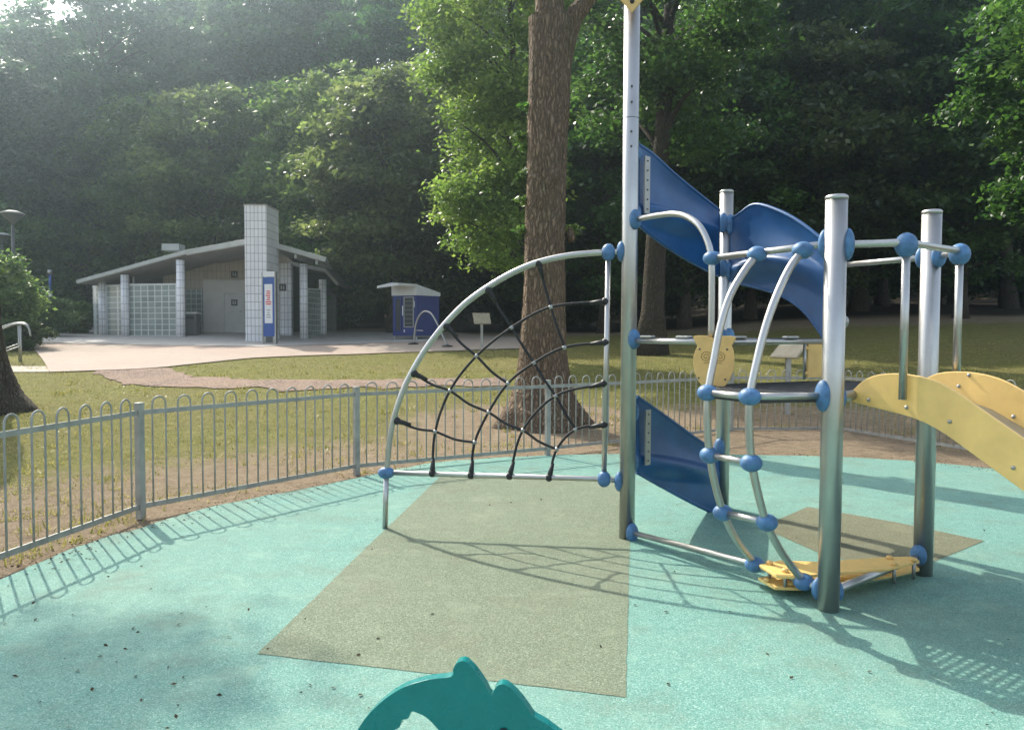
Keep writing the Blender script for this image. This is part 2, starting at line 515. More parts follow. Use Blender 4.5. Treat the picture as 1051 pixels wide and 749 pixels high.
# rubber safety surface: follows the fence at a hand's breadth to half a metre
edge_px = [(0, 594), (40, 577), (90, 557), (145, 541), (200, 524), (260, 511), (320, 500), (372, 489), (410, 481), (450, 474), (520, 469), (600, 466), (700, 466), (790, 467), (870, 469), (950, 474), (1020, 481), (1051, 487)]
rp = [Vector((-3.45, -2, 0)), Vector((-3.47, 3, 0))] + [G(*p) for p in edge_px] + [Vector((7.0, 6.0, 0)), Vector((7.6, 3, 0)), Vector((7.6, -2, 0))]
core = smooth_path(rp[1:-1], 4)
for i, p in enumerate(core):
    p.x += .012 * math.sin(i * 1.7) ; p.y += .02 * math.sin(i * 2.3 + 1)
flat_sheet('rubber_surface', [rp[0]] + core + [rp[-1]], 0.0, M['rubber'], .06)
olive = [G(452, 489), G(358, 579), G(264, 671), G(450, 692), G(642, 715.5), G(644.5, 640), G(646.5, 553), G(648, 489)]
flat_sheet('rubber_patch', olive, .0025, M['rubber_olive'], 0, .0015)
brown = [G(781, 541), G(829, 520), G(920, 536), G(1010, 555), G(962, 575), G(905, 585), G(840, 567)]
flat_sheet('rubber_patch', brown, .0025, M['rubber_brown'], 0, .0015)

def terrain_sheet(name, poly_px, mat, lift, step=.35, world=None, rough=0):
    """sheet that follows the ground, outline given as sightings"""
    pts = world if world else [GT(*p) for p in poly_px]
    if rough:
        q = []
        for a_, b_ in zip(pts, pts[1:] + pts[:1]):
            m = max(1, int((b_ - a_).length / .35))
            for k in range(m):
                p = a_.lerp(b_, k / m); q.append(p + Vector((random.gauss(0, rough * .5), random.gauss(0, rough), 0)))
        pts = q
    bm = bmesh.new()
    vs = [bm.verts.new((p.x, p.y, 0)) for p in pts]
    bm.faces.new(vs)
    minx = min(p.x for p in pts); maxx = max(p.x for p in pts); miny = min(p.y for p in pts); maxy = max(p.y for p in pts)
    for (lo, hi, nrm, k) in ((minx, maxx, (1, 0, 0), 0), (miny, maxy, (0, 1, 0), 1)):
        n = int((hi - lo) / step)
        for i in range(1, n):
            c = lo + (hi - lo) * i / n
            bmesh.ops.bisect_plane(bm, geom=bm.verts[:] + bm.edges[:] + bm.faces[:], plane_co=(c if k == 0 else 0, c if k == 1 else 0, 0), plane_no=nrm)
    for v in bm.verts: v.co.z = tz(v.co.x, v.co.y) + lift
    bmesh.ops.recalc_face_normals(bm, faces=bm.faces)
    me = bpy.data.meshes.new(name); bm.to_mesh(me); bm.free()
    me.materials.append(mat)
    o = bpy.data.objects.new(name, me); COL.objects.link(o); tag(o, kind='structure')
    return o
plaza = [(51, 382.5), (97, 381), (140, 379.5), (173, 377), (215, 372.5), (260, 368), (330, 365), (400, 362.5), (470, 360.5), (530, 358.5), (560, 356)]
pw = [GT(*p) for p in plaza] + [Vector((1.6, 33.5, 0)), Vector((-2, 37, 0)), Vector((-8, 42, 0)), Vector((-24, 42, 0)), GT(34, 357)]
terrain_sheet('plaza', None, M['paving'], .03, .5, pw)
terrain_sheet('path', [(-120, 377), (47, 376.5), (51.5, 382.2), (-120, 384)], M['paving_light'], .022, .6)
terrain_sheet('gravel_path', [(97.5, 381.4), (172, 377.6), (200, 387), (250, 390), (340, 391), (440, 389), (520, 388), (520, 396), (430, 398), (330, 400), (240, 399), (170, 398), (125, 395)], M['gravel'], .02, .4, rough=.13)
terrain_sheet('forecourt', [(40, 351.5), (130, 355), (190, 360), (262, 360.5), (330, 356), (400, 354), (440, 353.5)], M['concrete'], .045, .5,
              [GT(38, 352.5), GT(110, 353.5), GT(190, 355.5), GT(262, 357), GT(330, 354.5), GT(400, 352.5), GT(440, 351.5), Vector((-3.2, 36, 0)), Vector((-24, 40, 0))])

# ------------------------------------------------------------------ perimeter fence
fz = lambda p: 0.0
fence = thing('hoop_top_fence', 'long grey hoop top railing curving round the turquoise play surface', 'fence', fence_pts[2])
for i, p in enumerate(fence_pts):
    mb = MB()
    d = (fence_pts[min(i + 1, len(fence_pts) - 1)] - fence_pts[max(i - 1, 0)]).normalized()
    n = Vector((-d.y, d.x, 0))
    mb.box((p.x, p.y, .48), (.06, .06, 1.0), (d, n, Vector((0, 0, 1))))
    mb.box((p.x, p.y, .985), (.066, .066, .012), (d, n, Vector((0, 0, 1))))
    mb.build('post', M['fence'], fence, bevel=.004)
for a, b in zip(fence_pts, fence_pts[1:]):
    L = (b - a).length; d = (b - a).normalized(); n = Vector((-d.y, d.x, 0)); Z = Vector((0, 0, 1))
    nh = max(2, round((L - .12) / .245)); st = (L - .12) / nh; w = st * .26
    mb = MB()
    for k in range(nh):
        c = a + d * (.06 + st * (k + .5))
        jit = random.uniform(-.004, .004)
        pts = [c - d * w + Z * .075, c - d * w + Z * .5, c - d * w + Z * .95]
        for q in range(1, 8):
            an = PI - PI * q / 8
            pts.append(c + d * (w * math.cos(an)) + Z * (.965 + jit + w * 1.05 * math.sin(an)))
        pts += [c + d * w + Z * .95, c + d * w + Z * .5, c + d * w + Z * .075]
        mb.tube(pts, .0085, 6)
    pan = mb.build('hoop_panel', M['fence'], fence)
    mid = (a + b) / 2
    MB().box(mid + Z * .905, (L - .064, .012, .042), (d, n, Z)).build('top_rail', M['fence'], pan)
    MB().box(mid + Z * .09, (L - .064, .014, .044), (d, n, Z)).build('bottom_rail', M['fence'], pan)

# ------------------------------------------------------------------ climbing frame
Z = Vector((0, 0, 1))
T = G(643.3, 552); BM_ = G(741, 521); FR = G(850, 625.5); BR = G(947, 589)
Npx = D(853, 500, 5.95); NP = Vector((Npx.x, Npx.y, 0))
for p in (T, BM_, FR, BR): p.z = 0
frame = thing('climbing_frame', 'steel post climbing frame with blue wave panels, rope net and yellow slide on turquoise rubber', 'climbing frame', T)
PR = .061
def zat(px, py, P): return D(px, py, P.y).z
def make_post(P, top, label=None, holes=None):
    mb = MB()
    mb.tube([(P.x, P.y, -.05), (P.x, P.y, top * .5), (P.x, P.y, top)], PR, 28)
    o = mb.build('post', M['steel'], frame, label)
    MB().lathe((P.x, P.y, top), [(PR + .002, -.012), (PR + .002, .006), (PR - .008, .014), (.002, .016)], 28).build('post_cap', M['steel'], o)
    return o
tall = make_post(T, 4.55, 'tallest post with a bolted joint and yellow diamond plate')
make_post(BM_, zat(743, 197, BM_))
make_post(FR, zat(854, 203, FR))
make_post(BR, zat(953, 218, BR))
make_post(NP, 2.36)
mb = MB(); 
to_cam = Vector((-T.x, -T.y, 0)).normalized(); sd = Vector((-to_cam.y, to_cam.x, 0))
mb.lathe((T.x, T.y, zat(648, 122, T)), [(PR + .001, -.002), (PR + .002, 0), (PR + .001, .002)], 28)
mb.build('joint_ring', M['lamp'], tall)
for yy in (91, 107, 137, 152):
    z = zat(650, yy, T)
    MB().ell(Vector((T.x, T.y, z)) + to_cam * PR + sd * .004, (.009, .009, .009)).build('bolt', M['lamp'], tall)
# yellow diamond plate at the top of the tall post
zc = zat(650, 9, T) + .145
pc = Vector((T.x, T.y, zc)) + to_cam * (PR + .012)
mb = MB(); mb.prism([pc - Z * .21, pc + sd * .19 - Z * .0, pc + Z * .21, pc - sd * .19], to_cam * .02)
dp = mb.build('diamond_plate', M['yellow_pale'], frame, bevel=.006)
for (a, b) in ((0, -.13), (-.05, .05), (.05, .05)):
    MB().ell(pc + to_cam * .021 + sd * a + Z * b, (.018, .018, .018)).build('plate_hole', M['black'], dp)

def ball(p, r=.058, parent=None, sq=(1, 1, 1), name='joint_ball'):
    return MB().ell(p, (r * sq[0], r * sq[1], r * sq[2]), None, 18, 12).build(name, M['blue_plastic'], parent or frame)
def clamp(P, toward, z, parent=None, h=.085):
    d = Vector((toward.x - P.x, toward.y - P.y, 0)).normalized(); s_ = Vector((-d.y, d.x, 0))
    c = Vector((P.x, P.y, z)) + d * (PR + .004)
    return MB().ell(c, (.036, .055, h * .92), (d, s_, Z), 18, 12).build('clamp', M['blue_plastic'], parent or frame)
def bar(pts, r=.021, parent=None, name='rail', mat='steel', sub=0):
    if sub: pts = smooth_path(pts, sub)
    return MB().tube(pts, r, 14).build(name, M[mat], parent or frame)

# --- rope net with its curved frame
LEG = G(395, 542); LEG.z = 0
nv = lambda x, y: VP(x, y, LEG, T)
arch = [nv(*p) for p in [(397, 485), (399.5, 455), (404, 430), (412, 405), (422, 383), (437, 358), (455, 334.5), (477, 312), (501, 294.5), (527, 279.5), (553, 269), (585, 262), (624, 258.5)]]
netf = bar(arch, .024, None, 'net_arch', sub=4)
lg = nv(396.5, 485)
bar([(LEG.x, LEG.y, -.05), lg], .022, netf, 'leg')
bb = nv(620, 491.5); bb2 = nv(637, 493.5)
bar([lg, bb, bb2], .021, netf, 'crossbar')
tt_ = nv(624.5, 259)
bar([bb, tt_], .021, netf, 'upright')
bar([tt_, nv(640, 258)], .021, netf, 'link')
for p, q in ((lg, (1.35, 1, .95)), (bb, (1.05, 1, 1.25)), (tt_, (1.05, 1, 1.3))): ball(p, .052, netf, q)
clamp(T, LEG, nv(637, 494).z, netf); clamp(T, LEG, nv(637, 258).z, netf)
zm = lambda x, y: (370 + x / 2.269, 230 + y / 2.269)
A_ = {1: (85, 458), 2: (125, 348), 3: (200, 238), 4: (298, 153), 5: (415, 92)}
B_ = {1: (167, 580), 2: (257, 584), 3: (347, 586), 4: (439, 590)}
R_ = {1: (570, 180), 2: (570, 275), 3: (567, 371), 4: (567, 467)}
N_ = {1: (443, 193), 2: (475, 287), 3: (352, 241), 4: (404, 323), 5: (454, 400), 6: (501, 478), 7: (270, 307), 8: (343, 371), 9: (298, 438), 10: (378, 480), 11: (457, 524), 12: (208, 388), 13: (174, 483), 14: (266, 508)}
pt = lambda t_: nv(*zm(*t_))
ropes = [[B_[1], N_[13], N_[12], N_[7], N_[3], N_[1], R_[1]], [B_[2], N_[14], N_[9], N_[8], N_[4], N_[2], R_[2]],
         [B_[3], N_[10], N_[5], R_[3]], [B_[4], N_[11], N_[6], R_[4]],
         [A_[1], N_[13], N_[14]], [A_[2], N_[12], N_[9], N_[10], N_[11]], [A_[3], N_[7], N_[8]], [A_[4], N_[3], N_[4], N_[5], N_[6]], [A_[5], N_[1], N_[2]]]
net = None
for k, rr in enumerate(ropes):
    mb = MB()
    pp = [pt(q) for q in rr]
    if k >= 4:
        qq = []
        for a_, b_ in zip(pp, pp[1:]):
            qq += [a_, a_.lerp(b_, .5) - Z * (.055 * (b_ - a_).length * (1 if a_.z - b_.z < .25 else .4))]
        pp = qq + [pp[-1]]
    mb.tube(smooth_path(pp, 8), .0105, 8)
    if net is None:
        net = mb.build('rope_net', M['black_rope'], frame, 'black rope climbing net with grey clips at the crossings')
    else: mb.build('rope', M['black_rope'], net)
for grp, ins in ((A_, 1), (B_, 1), (R_, 1)):
    for k, q in grp.items():
        # sleeve pointing along the rope that leaves this anchor
        nxt = [rr[1] if rr[0] == q else rr[-2] for rr in ropes if q in (rr[0], rr[-1])][0]
        p0, p1 = pt(q), pt(nxt); d = (p1 - p0).normalized()
        mb = MB(); mb.tube([p0 - d * .02, p0 + d * .04, p0 + d * .12], [.022, .021, .013], 10)
        mb.ell(p0, (.032, .032, .032))
        mb.build('rope_sleeve', M['black'], net)
for k, q in N_.items():
    MB().ell(pt(q), (.019, .019, .019), None, 10, 8).build('rope_clip', M['galv'], net)

# --- T–FR side: mid pole, handle, arched ladder
e = (FR - T).normalized(); eo = Vector((e.y, -e.x, 0))
if eo.dot(-T) < 0: eo = -eo
pv = lambda x, y: VP(x, y, T, FR)
mid_top = pv(731, 265); MID = Vector((mid_top.x, mid_top.y, 0))
z_up = zat(652, 348, T)
hand = [pv(656, 224.5), pv(672, 221.5), pv(690, 219.5), pv(704, 222), pv(717, 231), pv(725.5, 246), pv(730, 265), pv(730.5, 300), Vector((MID.x, MID.y, z_up))]
hr = bar(hand, .022, None, 'handle_rail', sub=5)
clamp(T, FR, hand[0].z, hr); ball(mid_top, .055, hr, (1.15, 1.15, .9))
ztop = mid_top.z
frt = Vector((FR.x, FR.y, ztop + .01))
top_rail = bar([mid_top, frt], .021, None, 'top_rail')
clamp(FR, T, ztop + .01, top_rail, .095)
z_low = zat(846, 406, FR)
lad = None
B1 = pv(775, 575); B2 = pv(825, 590)
for (base, pts, bs) in ((B1, [(777, 261), (764, 278), (750, 302), (740, 332), (732.5, 370), (726.5, 403), (726, 436), (728.5, 467), (734, 497), (742.5, 526), (756, 554), (775, 579)], [(777, 261), (726, 403), (728.5, 467), (742, 526), (774.5, 579)]),
                        (B2, [(824, 257), (810, 276), (796, 306), (785, 338), (776, 374), (769.5, 407), (769, 440), (771.5, 474), (778, 506), (787, 537), (803, 568), (825, 597)], [(824, 257), (769.5, 407), (771, 475), (787, 536), (825, 597)])):
    Q = Vector((base.x, base.y, 0)) + eo
    P0 = Vector((base.x, base.y, 0))
    path = [VP(x, y, P0, Q) for x, y in pts]
    mb = MB(); mb.tube(smooth_path(path, 5), .023, 14)
    if lad is None: lad = mb.build('arched_ladder', M['steel'], frame)
    else: mb.build('ladder_rail', M['steel'], lad)
    bl = [VP(x, y, P0, Q) for x, y in bs]
    for b_ in bl: ball(b_, .056, lad, (1.12, 1.12, .92))
    if base is B1: rails1 = bl
    else: rails2 = bl
for i in (1, 2, 3): bar([rails1[i], rails2[i]], .02, lad, 'rung')
frl = Vector((FR.x, FR.y, z_low))
deck_rail = bar([rails2[1], frl], .021, None, 'deck_rail')
clamp(FR, rails2[1], z_low, deck_rail, .1)
# foot rail along the ground
zt = zat(648, 545, T)
fr_ = bar([Vector((T.x, T.y, zt)), rails1[4], rails2[4], Vector((FR.x, FR.y, rails2[4].z - .01))], .021, None, 'foot_rail')
clamp(T, FR, zt, fr_); clamp(FR, T, rails2[4].z - .01, fr_, .075)

# --- upper deck (eye level, seen edge on), its rails, owl and riser
def slab(name, poly, ztop, th, mat, inset=0):
    return MB().prism([Vector((p.x, p.y, ztop)) for p in poly], Vector((0, 0, -th))).build(name, M[mat], frame, bevel=.004)
Mi = MID; 
TI = T.lerp(BM_, .05).lerp(NP, .04)
up = slab('upper_deck', [T + (NP - T) * .04, Mi, NP.lerp(Mi, .05), BM_.lerp(T, .06)], z_up + .012, .035, 'deck')
ur = bar([Vector((T.x, T.y, z_up - .012)), Vector((Mi.x, Mi.y, z_up - .012)) + eo * .02], .02, None, 'deck_rail')
clamp(T, FR, z_up, ur)
bar([Vector((Mi.x, Mi.y, z_up - .012)), Vector((NP.x, NP.y, z_up - .012))], .02, None, 'deck_rail')
clamp(BM_, NP, z_up + .02, up); clamp(BM_, T, z_up + .02, up)
for f_, (A0, A1) in ((.25, (T, Mi)), (.62, (Mi, NP)), (.2, (Mi, NP)), (.7, (T, Mi))):
    c = A0.lerp(A1, f_); d = (A1 - A0).normalized()
    MB().box(Vector((c.x, c.y, z_up + .02)), (.13, .05, .02), (d, Vector((-d.y, d.x, 0)), Z)).build('deck_lug', M['galv'], up, bevel=.008)
# lower deck between FR, BR, N and the riser
SN = G(872, 410, 1.21); 
slide_n0 = Vector((2.05, 4.72, 0)); slide_f0 = Vector((2.585, 5.0, 0))
lp_ = [Mi + Vector((.03, .02, 0)), rails1[1] + eo * -.03, rails2[1] + eo * -.03, FR.lerp(BR, .06), slide_n0, slide_f0, BR.lerp(NP, .1), NP.lerp(BR, .08)]
bm = bmesh.new(); bm.faces.new([bm.verts.new((p.x - T.x, p.y - T.y, z_low + .003)) for p in lp_])
nd_ = (BR - FR).normalized(); nd2 = Vector((-nd_.y, nd_.x, 0))
for dd_ in (nd_, nd2):
    k = -60
    while k < 60:
        bmesh.ops.bisect_plane(bm, geom=bm.verts[:] + bm.edges[:] + bm.faces[:], plane_co=(FR - T) + dd_ * (k * .05), plane_no=dd_); k += 1
for f in bm.faces: f.select = False
ins = [f for f in bm.faces if len(f.verts) == 4 and f.calc_area() > .0022]
bmesh.ops.inset_individual(bm, faces=ins, thickness=.0125)
bmesh.ops.delete(bm, geom=ins, context='FACES')
ex = bmesh.ops.extrude_face_region(bm, geom=bm.faces[:])
bmesh.ops.translate(bm, vec=(0, 0, -.012), verts=[g for g in ex['geom'] if isinstance(g, bmesh.types.BMVert)])
bmesh.ops.recalc_face_normals(bm, faces=bm.faces)
me = bpy.data.meshes.new('lower_deck'); bm.to_mesh(me); bm.free(); me.materials.append(M['deck'])
low = bpy.data.objects.new('lower_deck', me); COL.objects.link(low); low.parent = frame; low['label'] = 'dark perforated deck beside the slide'
lp_ = [Vector((p.x, p.y, 0)) for p in lp_]
for p, q in zip(lp_, lp_[1:] + lp_[:1]):
    d_ = (q - p).normalized()
    MB().box(Vector(((p.x + q.x) / 2, (p.y + q.y) / 2, z_low - .015)), ((q - p).length, .025, .045), (d_, Vector((-d_.y, d_.x, 0)), Z)).build('edge_beam', M['deck'], low)
rz0 = NP + (Mi - NP).normalized() * .07; rz1 = NP + (Mi - NP).normalized() * .30
d = (rz1 - rz0).normalized()
ris = MB().box(Vector(((rz0.x + rz1.x) / 2, (rz0.y + rz1.y) / 2, (z_up + z_low) / 2)), ((rz1 - rz0).length, .018, z_up - z_low - .06), (d, Vector((-d.y, d.x, 0)), Z)).build('riser_panel', M['yellow'], frame, bevel=.004)
bar([Vector((rz1.x, rz1.y, z_low + .02)) + d * .03, Vector((rz1.x, rz1.y, z_up - .02)) + d * .03], .012, ris, 'riser_strut', 'galv')
for k in (.2, .8):
    MB().ell(Vector((rz1.x, rz1.y, z_low + (z_up - z_low) * k)) + d * .02, (.02, .02, .02)).build('bolt', M['yellow_pale'], ris)

# owl plate
oc = D(732.5, 372, MID.y - .06)
osc = (MID.y - .06) / FPX / 4.68
ox = Vector((.93, -.37, 0)).normalized()
owl_px = [(145, 124), (170, 119), (214, 120), (222, 130), (245, 133), (268, 130), (277, 121), (320, 120), (347, 127), (340, 145), (327, 168), (336, 190), (340, 222), (339, 262), (333, 296), (320, 330), (303, 356), (284, 374), (264, 380), (232, 380), (205, 372), (186, 356), (168, 330), (155, 298), (149, 262), (149, 222), (156, 195), (168, 172), (155, 150)]
on = Vector((ox.y, -ox.x, 0))
if on.y > 0: on = -on
O3 = lambda x, y: oc + ox * ((x - 244) * osc) + Z * ((249 - y) * osc)
owl = MB().prism([O3(*p) + on * .01 for p in owl_px], on * -.02).build('owl_plate', M['yellow_pale'], frame, 'yellow owl shaped plate with spiral eyes', bevel=.004)
for cx_, s_ in ((208, 1), (274, -1)):
    sp = []
    for k in range(46):
        a = k / 45 * 4.6 * PI; r_ = 4 + 27 * k / 45
        sp.append(O3(cx_ + s_ * r_ * math.cos(a), 222 + r_ * math.sin(a)) + on * .0105)
    MB().tube(sp, .0022, 5).build('spiral_eye', M['yellow_line'], owl)
for q in ((178, 185), (306, 185), (175, 325), (300, 328)):
    MB().ell(O3(*q) + on * .011, (.007, .007, .007)).build('bolt', M['lamp'], owl)

# --- blue wave panels
def wave(P, Q, top_px, bot_px, amp, strip=True, side=1, flip=1):
    tp = smooth_path([VP(x, y, P, Q) for x, y in top_px], 6); bt = smooth_path([VP(x, y, P, Q) for x, y in bot_px], 6)
    nrm = Vector((-(Q - P).y, (Q - P).x, 0)).normalized()
    if nrm.y < 0: nrm = -nrm
    def samp(path, u):
        f = u * (len(path) - 1); i = min(len(path) - 2, int(f)); return path[i].lerp(path[i + 1], f - i)
    def fn(u, v):
        p = samp(bt, u).lerp(samp(tp, u), v)
        sh = math.sin(PI * u) ** .8
        # a shelf: the wall leans back above it and tucks under below it
        vs_ = .20 + .52 * u          # the moulded shelf runs level while the panel twists
        if v > vs_ + .06: o_ = amp * .25 * math.sin(PI * (v - vs_ - .06) / (.94 - vs_))
        elif v > vs_ - .03: o_ = -amp * (.5 - .5 * math.cos(PI * (vs_ + .06 - v) / .09))
        elif v > vs_ - .30: o_ = -amp * (.5 + .5 * math.cos(PI * (vs_ - .03 - v) / .27))
        else: o_ = 0
        return p + nrm * (o_ * sh)
    mb = MB(); mb.grid(fn, 30, 60)
    o = mb.build('wave_panel', M['blue_panel'], frame)
    sd_ = o.modifiers.new('thick', 'SOLIDIFY'); sd_.thickness = .022; sd_.offset = 0
    # rolled edges
    for path, vv in ((tp, 1), (bt, 0)):
        pts = [fn(i / 26, vv) for i in range(27)]
        MB().tube(pts, .017, 8).build('panel_edge', M['blue_panel'], o)
    if strip:
        a_, b_ = fn(.06, .14), fn(.06, .86); b_.x, b_.y = a_.x, a_.y
        dd = (Q - P).normalized()
        st = MB().box((a_ + b_) / 2 - nrm * .035, (.07, .012, (b_ - a_).length), (dd, nrm, (b_ - a_).normalized())).build('fixing_strip', M['galv'], o)
        for k in range(6):
            MB().ell(a_.lerp(b_, .08 + .84 * k / 5) - nrm * .043, (.007, .007, .007), None, 8, 6).build('bolt', M['lamp'], st)
    return o
w1 = wave(T, BM_, [(654, 148), (670, 159), (692, 179), (714, 197), (738, 216)], [(654, 229), (667, 240), (692, 258), (718, 273), (738, 283)], .11)
w3 = wave(T, BM_, [(653, 407), (668, 417), (692, 434), (714, 450), (738, 466)], [(653, 484), (674, 496), (695, 507.5), (716, 518.5), (738, 529)], .11)
w2 = wave(BM_, NP, [(748, 227), (760, 219), (775, 210), (798, 216), (822, 229), (850, 251)], [(748, 287), (765, 292), (785, 297), (802, 303), (817, 312), (829, 323), (840, 338), (852, 356)], .11, False)
clamp(T, BM_, VP(656, 159, T, BM_).z, w1, .06); clamp(T, BM_, VP(656, 219, T, BM_).z, w1, .06)
clamp(BM_, T, VP(738, 228, T, BM_).z, w1, .1); clamp(BM_, T, VP(738, 274, T, BM_).z, w1, .09)
clamp(BM_, NP, VP(748, 231, BM_, NP).z, w2, .1); clamp(BM_, NP, VP(748, 278, BM_, NP).z, w2, .09)
for yy in (253, 330): 
    MB().ell(Vector((NP.x, NP.y, zat(862, yy, NP))) + Vector((.068, -.02, 0)), (.03, .04, .045)).build('clamp', M['galv'], w2)
clamp(T, BM_, VP(656, 422, T, BM_).z, w3, .09); clamp(T, BM_, VP(656, 473, T, BM_).z, w3, .09)
clamp(BM_, T, VP(735, 461, T, BM_).z, w3, .1)

# --- slide
sd_dir = Vector((.5, -.866, 0)); sw = slide_f0 - slide_n0
prof_top = [(0, 1.245), (.03, 1.275), (.08, 1.32), (.16, 1.36), (.27, 1.378), (.40, 1.375), (.52, 1.352), (.62, 1.31), (.75, 1.235), (.98, 1.095), (1.5, .79), (2.0, .5), (2.3, .345), (2.5, .29), (2.75, .27)]
prof_bot = [(2.75, .13), (2.5, .13), (2.3, .16), (2.0, .25), (1.5, .525), (.98, .835), (.72, .99), (.60, 1.06), (.50, 1.105), (.40, 1.135), (.28, 1.155), (.14, 1.175), (.04, 1.19), (0, 1.205)]
def sp3(base, s, z): return Vector((base.x, base.y, z)) + sd_dir * s
wn = sw.normalized()
slide = None
chute_prof = [(-.05, 1.215), (.2, 1.215), (.36, 1.205), (.5, 1.165), (.65, 1.09), (.98, .885), (1.5, .57), (2.0, .295), (2.3, .195), (2.5, .165), (2.75, .16)]
mb = MB()
top_s = [sp3(slide_n0, s, z) for s, z in chute_prof]
mb.add([p + wn * .022 for p in top_s] + [p + sw - wn * .022 for p in top_s] + [p + wn * .022 - Z * .012 for p in top_s] + [p + sw - wn * .022 - Z * .012 for p in top_s],
       [(i, i + 1, len(top_s) + i + 1, len(top_s) + i) for i in range(len(top_s) - 1)] + [(2 * len(top_s) + i, 3 * len(top_s) + i, 3 * len(top_s) + i + 1, 2 * len(top_s) + i + 1) for i in range(len(top_s) - 1)], True)
slide = mb.build('slide', M['galv'], frame, 'steel chute between yellow side panels')
for base in (slide_n0, slide_f0 - wn * .02):
    poly = smooth_path([sp3(base, s, z) for s, z in prof_top], 3) + smooth_path([sp3(base, s, z) for s, z in prof_bot], 3)
    pnl = MB().prism(poly, wn * .02).build('side_panel', M['yellow'], slide, bevel=.005)
    for (s, z) in ((.13, 1.215), (.37, 1.19), (.62, 1.135), (.95, .935), (.3, 1.29), (.36, 1.36)):
        q = sp3(base, s, z) - wn * .001
        if base is not slide_n0: q = q + wn * .0
        if base is slide_n0 and z > 1.25: continue
        MB().ell(q, (.012, .012, .012), None, 10, 8).build('bolt', M['galv'], pnl)
for b_ in (slide_n0 + sd_dir * 2.2, slide_f0 + sd_dir * 2.2):
    MB().tube([Vector((b_.x, b_.y, -.02)), Vector((b_.x, b_.y, .22))], .025, 10).build('slide_foot', M['galv'], slide)
# stub that fixes the slide to the front post
s0 = sp3(slide_n0, .02, 1.235); stf = Vector((FR.x, FR.y, 1.235))
MB().tube([stf, s0 + (s0 - stf).normalized() * .03], .03, 12).build('slide_stub', M['galv'], slide)
clamp(FR, s0, 1.235, slide, .09)
# handle hoop above the slide
hz = ztop - .0
hn = VP(929, 300, slide_n0 - wn * .03, slide_n0 - wn * .03 + sd_dir); hf = VP(984, 300, slide_f0 + wn * .03, slide_f0 + wn * .03 + sd_dir)
hn.z = hf.z = 0
brc = Vector((BR.x, BR.y, hz))
frc = Vector((FR.x, FR.y, hz))
hfz = Vector((hf.x, hf.y, hz))
out = (hn - FR).normalized()
loop = [frc, frc.lerp(Vector((hn.x, hn.y, hz)), .5), Vector((hn.x, hn.y, hz)), Vector((hn.x, hn.y, hz)).lerp(hfz, .6), hfz + Vector((-.02, -.02, 0)), hfz + Vector((.035, .04, 0)), hfz + Vector((.02, .13, 0)), brc + Vector((.05, .0, 0))]
hoop = bar(loop, .021, None, 'handle_hoop', sub=6)
ball(Vector((hn.x, hn.y, hz - .012)), .056, hoop, (1.1, 1.1, 1.25)); ball(Vector((hf.x, hf.y, hz - .02)), .056, hoop, (1.1, 1.1, 1.2))
bar([Vector((hn.x, hn.y, 1.235)), Vector((hn.x, hn.y, hz))], .0225, hoop, 'handle_upright')
bar([Vector((hf.x, hf.y, 1.28)), Vector((hf.x, hf.y, hz))], .0225, hoop, 'handle_upright')
clamp(FR, hn, hz, hoop, .1); clamp(BR, hf + Vector((.1, .1, 0)), hz, hoop, .08)
g_ = bar([Vector((NP.x, NP.y, hz + .01)), brc], .02, None, 'guard_rail')
clamp(BR, NP, hz, g_, .08)

# --- low stepping boards between the front posts
zb = .15
bp = [G(779, 579, zb), G(800, 574.5, zb), G(838, 576, zb), G(912, 571, zb), G(936, 570.5, zb), G(944, 575, zb), G(912, 583, zb), G(860, 587, zb), G(818, 591, zb), G(797, 590, zb)]
brd = MB().prism(bp, Z * -.02).build('step_board', M['yellow'], frame, bevel=.005)
lb = [G(778, 592, .06), G(800, 589, .06), G(860, 590, .06), G(912, 581, .06), G(938, 577, .06), G(944, 583, .06), G(915, 590, .06), G(860, 597, .06), G(822, 603, .06), G(795, 602, .06)]
brd2 = MB().prism(lb, Z * -.02).build('step_board', M['yellow'], frame, bevel=.005)
for x, y in ((790, 578), (806, 586), (913, 572.5), (918, 579), (938, 575)):
    p = G(x, y, zb + .005)
    MB().lathe(p, [(.022, -.004), (.02, .012), (.012, .018), (.001, .02)], 12).build('bolt_cap', M['yellow_pale'], brd)
    MB().tube([p - Z * .12, p], .012, 8).build('spacer', M['galv'], brd)
for x, y in ((787, 595.5), (812, 599.5)):
    p = G(x, y, .068)
    MB().lathe(p, [(.02, -.004), (.018, .01), (.01, .016), (.001, .017)], 12).build('bolt_cap', M['yellow_pale'], brd2)
fb = bar([Vector((FR.x, FR.y, .10)), Vector((BR.x, BR.y, .13))], .024, None, 'foot_rail')
clamp(FR, BR, .10, fb, .075); clamp(BR, FR, .14, fb, .075)

# ------------------------------------------------------------------ spring rider (foreground)
SY = 2.15
sr_c = G(470, 860); 
rider = thing('spring_rider', 'teal fish shaped spring rider board at the bottom edge of the photo', 'spring rider', (D(480, 700, SY).x, SY, 0))
px_out = [(352, 800), (357, 772), (367, 749), (378, 733), (395, 717), (415, 704.5), (440, 697), (463, 694), (465, 686), (469, 680), (475, 678), (481, 681), (490, 691), (498, 703), (502, 711), (505, 713), (507, 708), (511, 703), (517, 702), (524, 706), (534, 716), (543, 728), (548, 735), (560, 742), (572, 751), (590, 764), (604, 780), (606, 795), (592, 803), (566, 800), (548, 806), (540, 822), (520, 842), (490, 856), (450, 860), (410, 856), (378, 842), (360, 822)]
px_in = [(452, 751), (440, 738), (430, 732), (422, 730), (419, 737), (412, 739), (410, 746), (403, 750), (402, 759), (396, 766), (398, 778), (408, 790), (425, 798), (448, 800), (466, 792), (470, 776), (463, 762)]
bm = bmesh.new()
rl = Vector(rider.location)
